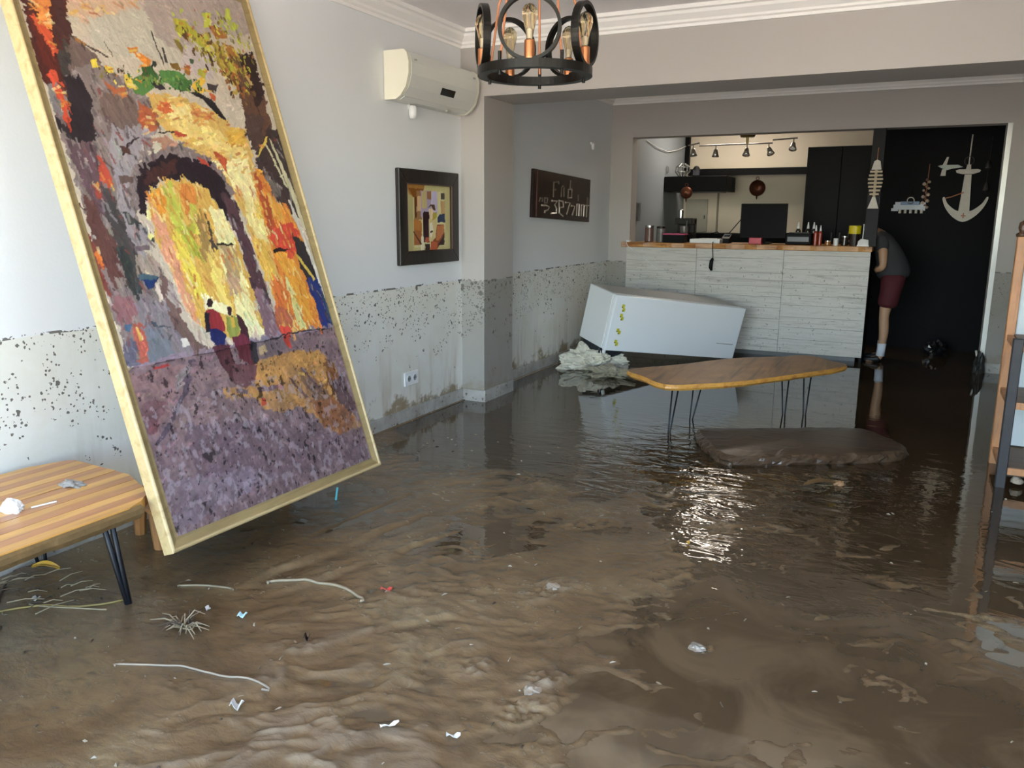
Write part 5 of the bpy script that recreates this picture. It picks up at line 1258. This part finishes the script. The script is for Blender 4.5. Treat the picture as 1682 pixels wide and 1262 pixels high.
# T-shirt: trunk and short sleeves
tv = [(0.0, -0.01, 0.83, .185, .19), (0.0, 0.0, 0.96, .175, .175), (-0.05, 0.02, 1.08, .145, .145), (-0.13, 0.05, 1.24, .14, .14), (-0.185, 0.07, 1.31, .085, .075), (-0.13, -0.10, 1.24, .075), (-0.115, -0.145, 1.12, .066), (-0.15, 0.22, 1.25, .075), (-0.19, 0.26, 1.13, .066)]
skin('t_shirt', tv, [(0, 1), (1, 2), (2, 3), (3, 4), (3, 5), (5, 6), (3, 7), (7, 8)], M_shirt, pe)
sv_ = [(0.0, 0.0, 0.97, .138, .12), (0.0, 0.0, 0.88, .15, .13), (0.0, -0.10, 0.80, .112), (-0.025, -0.11, 0.66, .108), (-0.03, -0.112, 0.55, .108), (0.0, 0.10, 0.80, .112), (-0.025, 0.11, 0.66, .108), (-0.03, 0.11, 0.55, .108)]
skin('shorts', sv_, [(0, 1), (1, 2), (2, 3), (3, 4), (1, 5), (5, 6), (6, 7)], M_shorts, pe, root=1)
for s_, y in ((0, -0.12), (-0.005, 0.11)):
    MB().tube([(-0.044+s_, y, 0.20), (-0.045+s_, y, 0.14), (-0.05+s_, y, 0.07)], [0.045, 0.041, 0.042], 14).build('sock', M_sock, pe, smooth=True)
    skin('shoe', [(-0.035+s_, y, 0.045, .045, .042), (-0.10+s_, y, 0.035, .046, .034), (-0.17+s_, y, 0.028, .044, .028), (-0.21+s_, y, 0.024, .03, .02)], [(0, 1), (1, 2), (2, 3)], M_shoe, pe)
# head details
hc = Vector((-0.38, 0.135, 1.275))
MB().lathe([(0, 0.125), (0.06, 0.115), (0.098, 0.075), (0.106, 0.02), (0.10, -0.03), (0.085, -0.05)], hc + Vector((0.015, 0, 0.0)), 18, Matrix.Rotation(-0.35, 3, 'Y')).build('hair', M_hair, pe, smooth=True)
fd = Vector((-0.83, 0.1, -0.55)).normalized(); sd = Vector((0.1, 0.99, 0)); ud = sd.cross(fd)*-1
for k in (-1, 1):
    e = MB().lathe([(0, -0.012), (0.009, -0.008), (0.012, 0), (0.009, 0.008), (0, 0.012)], hc+fd*0.088+sd*0.033*k, 10).build('eye', M_sock, pe, smooth=True)
    MB().lathe([(0, -0.006), (0.006, 0), (0, 0.006)], hc+fd*0.098+sd*0.033*k, 8).build('pupil', M_hair, e)
    MB().lathe([(0, -0.03), (0.012, -0.02), (0.015, 0.01), (0, 0.03)], hc+sd*0.098*k, 8).build('ear', M_skin, pe, smooth=True)
MB().tube([hc+fd*0.09+Vector((0, 0, 0.01)), hc+fd*0.118-ud*0.015], [0.008, 0.016], 8).build('nose', M_skin, pe, smooth=True)
MB().tube([hc+fd*0.092-ud*0.05-sd*0.022, hc+fd*0.098-ud*0.05, hc+fd*0.092-ud*0.05+sd*0.022], 0.006, 6).build('mouth', plain('lips', '8d5a50', 0.5), pe)

# ------------------------------------------------------------------ litter on the mud
def scrap(x, y, L, W, mat, label, cat, ang=0.0, name='plastic_scrap', bend=0.006):
    z = ground(x, y)+0.004; ca, sa = math.cos(ang), math.sin(ang); vs = []; n = 5
    for i in range(n):
        for j in range(3):
            a = (i/(n-1)-0.5)*L; b = (j/2-0.5)*W; h = bend*math.sin(i*1.7+j)+bend
            vs.append((x+a*ca-b*sa, y+a*sa+b*ca, z+h))
    fs = [(i*3+j, (i+1)*3+j, (i+1)*3+j+1, i*3+j+1) for i in range(n-1) for j in range(2)]
    o = MB().add(vs, fs).build(name, mat, fix=False)
    md = o.modifiers.new('thickness', 'SOLIDIFY'); md.thickness = 0.002
    return tag(o, label, cat)
M_blu = plain('pale_blue_plastic', 'b7dbe6', 0.4); M_scr = plain('dirty_white_plastic', 'c4c0b8', 0.5); M_rd = plain('red_plastic', 'c0453c', 0.4); M_leaf = plain('yellow_leaf', 'b98f2c', 0.5, 0, 0.25, 20); M_twig = plain('muddy_twig', '94866c', 0.6, 0, 0.25, 30); M_twd = plain('dark_twig', '4a3d30', 0.7, 0, 0.25, 30)
scrap(1.108, 2.028, 0.028, 0.026, M_blu, 'small pale blue plastic square in the mud', 'plastic scrap', 0.3)
scrap(0.953, 2.012, 0.026, 0.014, M_scr, 'small white plastic chip left of the blue square', 'plastic scrap', -0.5)
scrap(0.325, 1.764, 0.024, 0.022, M_scr, 'white bottle-cap scrap in the mud under the striped table', 'plastic scrap', 0.2)
scrap(1.45, 2.452, 0.045, 0.016, M_rd, 'small red strip lying in the mud', 'plastic scrap', 0.4)
scrap(2.155, 1.769, 0.040, 0.012, M_scr, 'short white stick near the bottom of the picture', 'plastic scrap', 0.45)
scrap(1.978, 1.711, 0.055, 0.007, M_driftw, 'thin pale splinter left of the short white stick', 'splinter', 0.9, 'splinter')
scrap(1.514, 1.591, 0.035, 0.025, M_scr, 'crumpled white paper scrap in the foreground mud', 'paper scrap', 0.2, 'paper_scrap', 0.012)
scrap(1.448, 1.985, 0.02, 0.02, M_drk, 'tiny dark lump in the mud ahead of the long white cord', 'debris', 0.2, 'debris_lump', 0.012)
def cord(pts, r, mat, name, label, cat):
    P = smoothpoly(pts, 6, closed=False)+[pts[-1]]
    return tag(MB().tube([(a, b, ground(a, b)+r*0.8) for a, b in P], r, 6).build(name, mat, smooth=True), label, cat)
cord([(0.99, 1.587), (1.14, 1.67), (1.20, 1.69), (1.28, 1.694), (1.36, 1.70), (1.43, 1.72), (1.512, 1.696)], 0.0035, plain('pale_cord', '968a78', 0.5), 'pale_cord', 'long pale cord lying on the mud in the left foreground', 'cord')
cord([(0.60, 1.92), (0.52, 1.80), (0.38, 1.74), (0.30, 1.62)], 0.0035, plain('dull_straw', '9c8950', 0.6, 0, 0.2, 30), 'straw_stalk', 'yellowish straw stalk under the striped table', 'stalk')
cord([(0.62, 1.84), (0.48, 1.77), (0.34, 1.73)], 0.003, M_twig, 'grey_stalk', 'greyish stalk beside the yellow straw stalk', 'stalk')
cord([(0.12, 1.78), (0.25, 1.66), (0.33, 1.58), (0.42, 1.57)], 0.006, M_twd, 'dark_root', 'dark curved root in the mud under the table', 'root')
cord([(1.0, 2.28), (1.12, 2.36), (1.28, 2.38), (1.42, 2.32)], 0.006, M_twig, 'buried_root', 'muddy curved root behind the blue square', 'root')
cord([(0.70, 2.10), (0.80, 2.16), (0.92, 2.17)], 0.004, M_twig, 'thin_reed', 'thin reed on the mud by the table leg', 'reed')
# twig clump
tc = thing('twig_clump', 'tangled clump of muddy twigs in the left foreground', 'twigs', (0.99, 1.87, ground(0.99, 1.87)))
for k in range(34):
    a = random.uniform(0, 2*PI); r0 = random.uniform(0, 0.04); L = random.uniform(0.05, 0.12); b = a+random.uniform(-1.2, 1.2)
    p0 = Vector((r0*math.cos(a), r0*math.sin(a)*0.7, random.uniform(0, 0.02))); p2 = p0+Vector((L*math.cos(b), L*math.sin(b)*0.7, random.uniform(-0.01, 0.02))); p1 = (p0+p2)/2+Vector((0, 0, random.uniform(0.005, 0.03)))
    MB().tube([p0, p1, p2], [0.0028, 0.0024, 0.001], 5).build('twig', M_twig if k % 3 else M_twd, tc)
tc2 = thing('twig_litter', 'fine plant litter washed up under the striped table', 'plant litter', (0.22, 1.80, ground(0.22, 1.80)))
for k in range(36):
    p0 = Vector((random.uniform(-0.2, 0.25), random.uniform(-0.12, 0.12), random.uniform(0, 0.012))); b = random.uniform(0.3, 1.6); L = random.uniform(0.04, 0.14)
    p2 = p0+Vector((L*math.cos(b), L*math.sin(b), random.uniform(-0.004, 0.012))); MB().tube([p0, (p0+p2)/2+Vector((0, 0, 0.008)), p2], [0.0025, 0.002, 0.001], 5).build('twig', M_twig if k % 2 else M_twd, tc2)
def leaf(x, y, L, W, ang, mat, label, tilt=0.3):
    z = ground(x, y)+0.01; lf = thing('fallen_leaf', label, 'leaf', (x, y, z), (tilt, 0.1, ang)); n = 7; vs = []
    for i in range(n):
        t = i/(n-1); w_ = W*math.sin(PI*min(1, t*0.92+0.04))**0.8/2
        for s_ in (-1, 0, 1): vs.append(((t-0.5)*L, s_*w_, 0.012*abs(s_)+0.02*math.sin(t*3)))
    o = MB().add(vs, [(i*3+j, (i+1)*3+j, (i+1)*3+j+1, i*3+j+1) for i in range(n-1) for j in range(2)]).build('blade', mat, lf, fix=False)
    o.modifiers.new('thickness', 'SOLIDIFY').thickness = 0.0015
    MB().tube([(-0.5*L-0.03, 0, 0.0), (0.45*L, 0, 0.012)], 0.0018, 5).build('stalk', M_twd, lf)
leaf(0.13, 1.94, 0.11, 0.03, 0.5, M_leaf, 'curled yellow leaf in the mud under the striped table')
leaf(2.84, 4.60, 0.24, 0.05, 0.9, plain('brown_leaf', '6d5230', 0.5, 0, 0.3, 12), 'long brown leaf on the water in front of the muddy slab', 0.05)
crumple('orange_peel', 'small orange-brown lump floating in front of the muddy slab', 'debris', (2.93, 4.69, 0.0), (0.03, 0.025, 0.018), plain('orange_brown', '8d6a48', 0.5, 0, 0.2, 20), 41, 0.6)
crumple('foil_ball', 'crumpled silver foil ball in the mud', 'foil', (2.651, 2.579, ground(2.651, 2.579)-0.004), (0.026, 0.02, 0.013), plain('silver_foil', '8f877b', 0.3, 0.5, 0.2, 40, 0.4), 43, 1.0)
scrap(2.395, 3.463, 0.014, 0.01, M_leaf, 'tiny yellow chip standing in the mud', 'plastic scrap', 1.2, 'plastic_scrap', 0.008)
tag(MB().tube([(0.612, 3.215, 0.068), (0.604, 3.205, -0.01)], 0.005, 8).build('turquoise_straw', plain('turquoise_plastic', '4fb4c4', 0.35)), 'turquoise straw standing in the mud below the painting', 'straw')
crumple('mud_clod', 'pale clod of clay trodden up in the foreground', 'clod', (2.262, 2.07, ground(2.262, 2.07)-0.006), (0.028, 0.024, 0.014), plain('pale_clay', '8f8270', 0.35, 0, 0.2, 30, 0.4), 51, 0.9)
crumple('mud_clod', 'pale clay clod left of the foil ball', 'clod', (2.034, 2.76, ground(2.034, 2.76)-0.006), (0.03, 0.024, 0.013), plain('pale_clay', '8f8270', 0.35, 0, 0.2, 30, 0.4), 53, 0.9)

# specks of bark, straw and shell strewn over the mud: too many and too small to pick apart
mb = MB()
for k in range(190):
    y = 1.25 + 3.6*random.random()**1.4; x = random.uniform(0.3, 4.0)
    if x > 0.55+y*0.9+1.6: continue
    z = ground(x, y)+0.001; L = random.uniform(0.004, 0.016); W_ = random.uniform(0.002, 0.006); a = random.uniform(0, PI); ca, sa = math.cos(a), math.sin(a); h = random.uniform(0.002, 0.006)
    mb.add([(x+u*ca-v*sa, y+u*sa+v*ca, zz) for (u, v, zz) in ((-L, -W_, z), (L, -W_*0.4, z), (L*0.7, W_, z), (-L*0.8, W_*0.6, z), (0, 0, z+h))], [(0, 1, 4), (1, 2, 4), (2, 3, 4), (3, 0, 4), (0, 3, 2, 1)])
t = NT('mixed_specks'); g = t.n('ShaderNodeNewGeometry'); t.set(t.ramp(g.outputs['Random Per Island'], [(0.1, lin('3a2e22')), (0.5, lin('84755c')), (0.9, lin('aa9f8c'))]), 0.6)
tag(mb.build('litter_specks', t.m), 'tiny specks of bark and straw strewn over the mud', 'litter', kind='stuff')
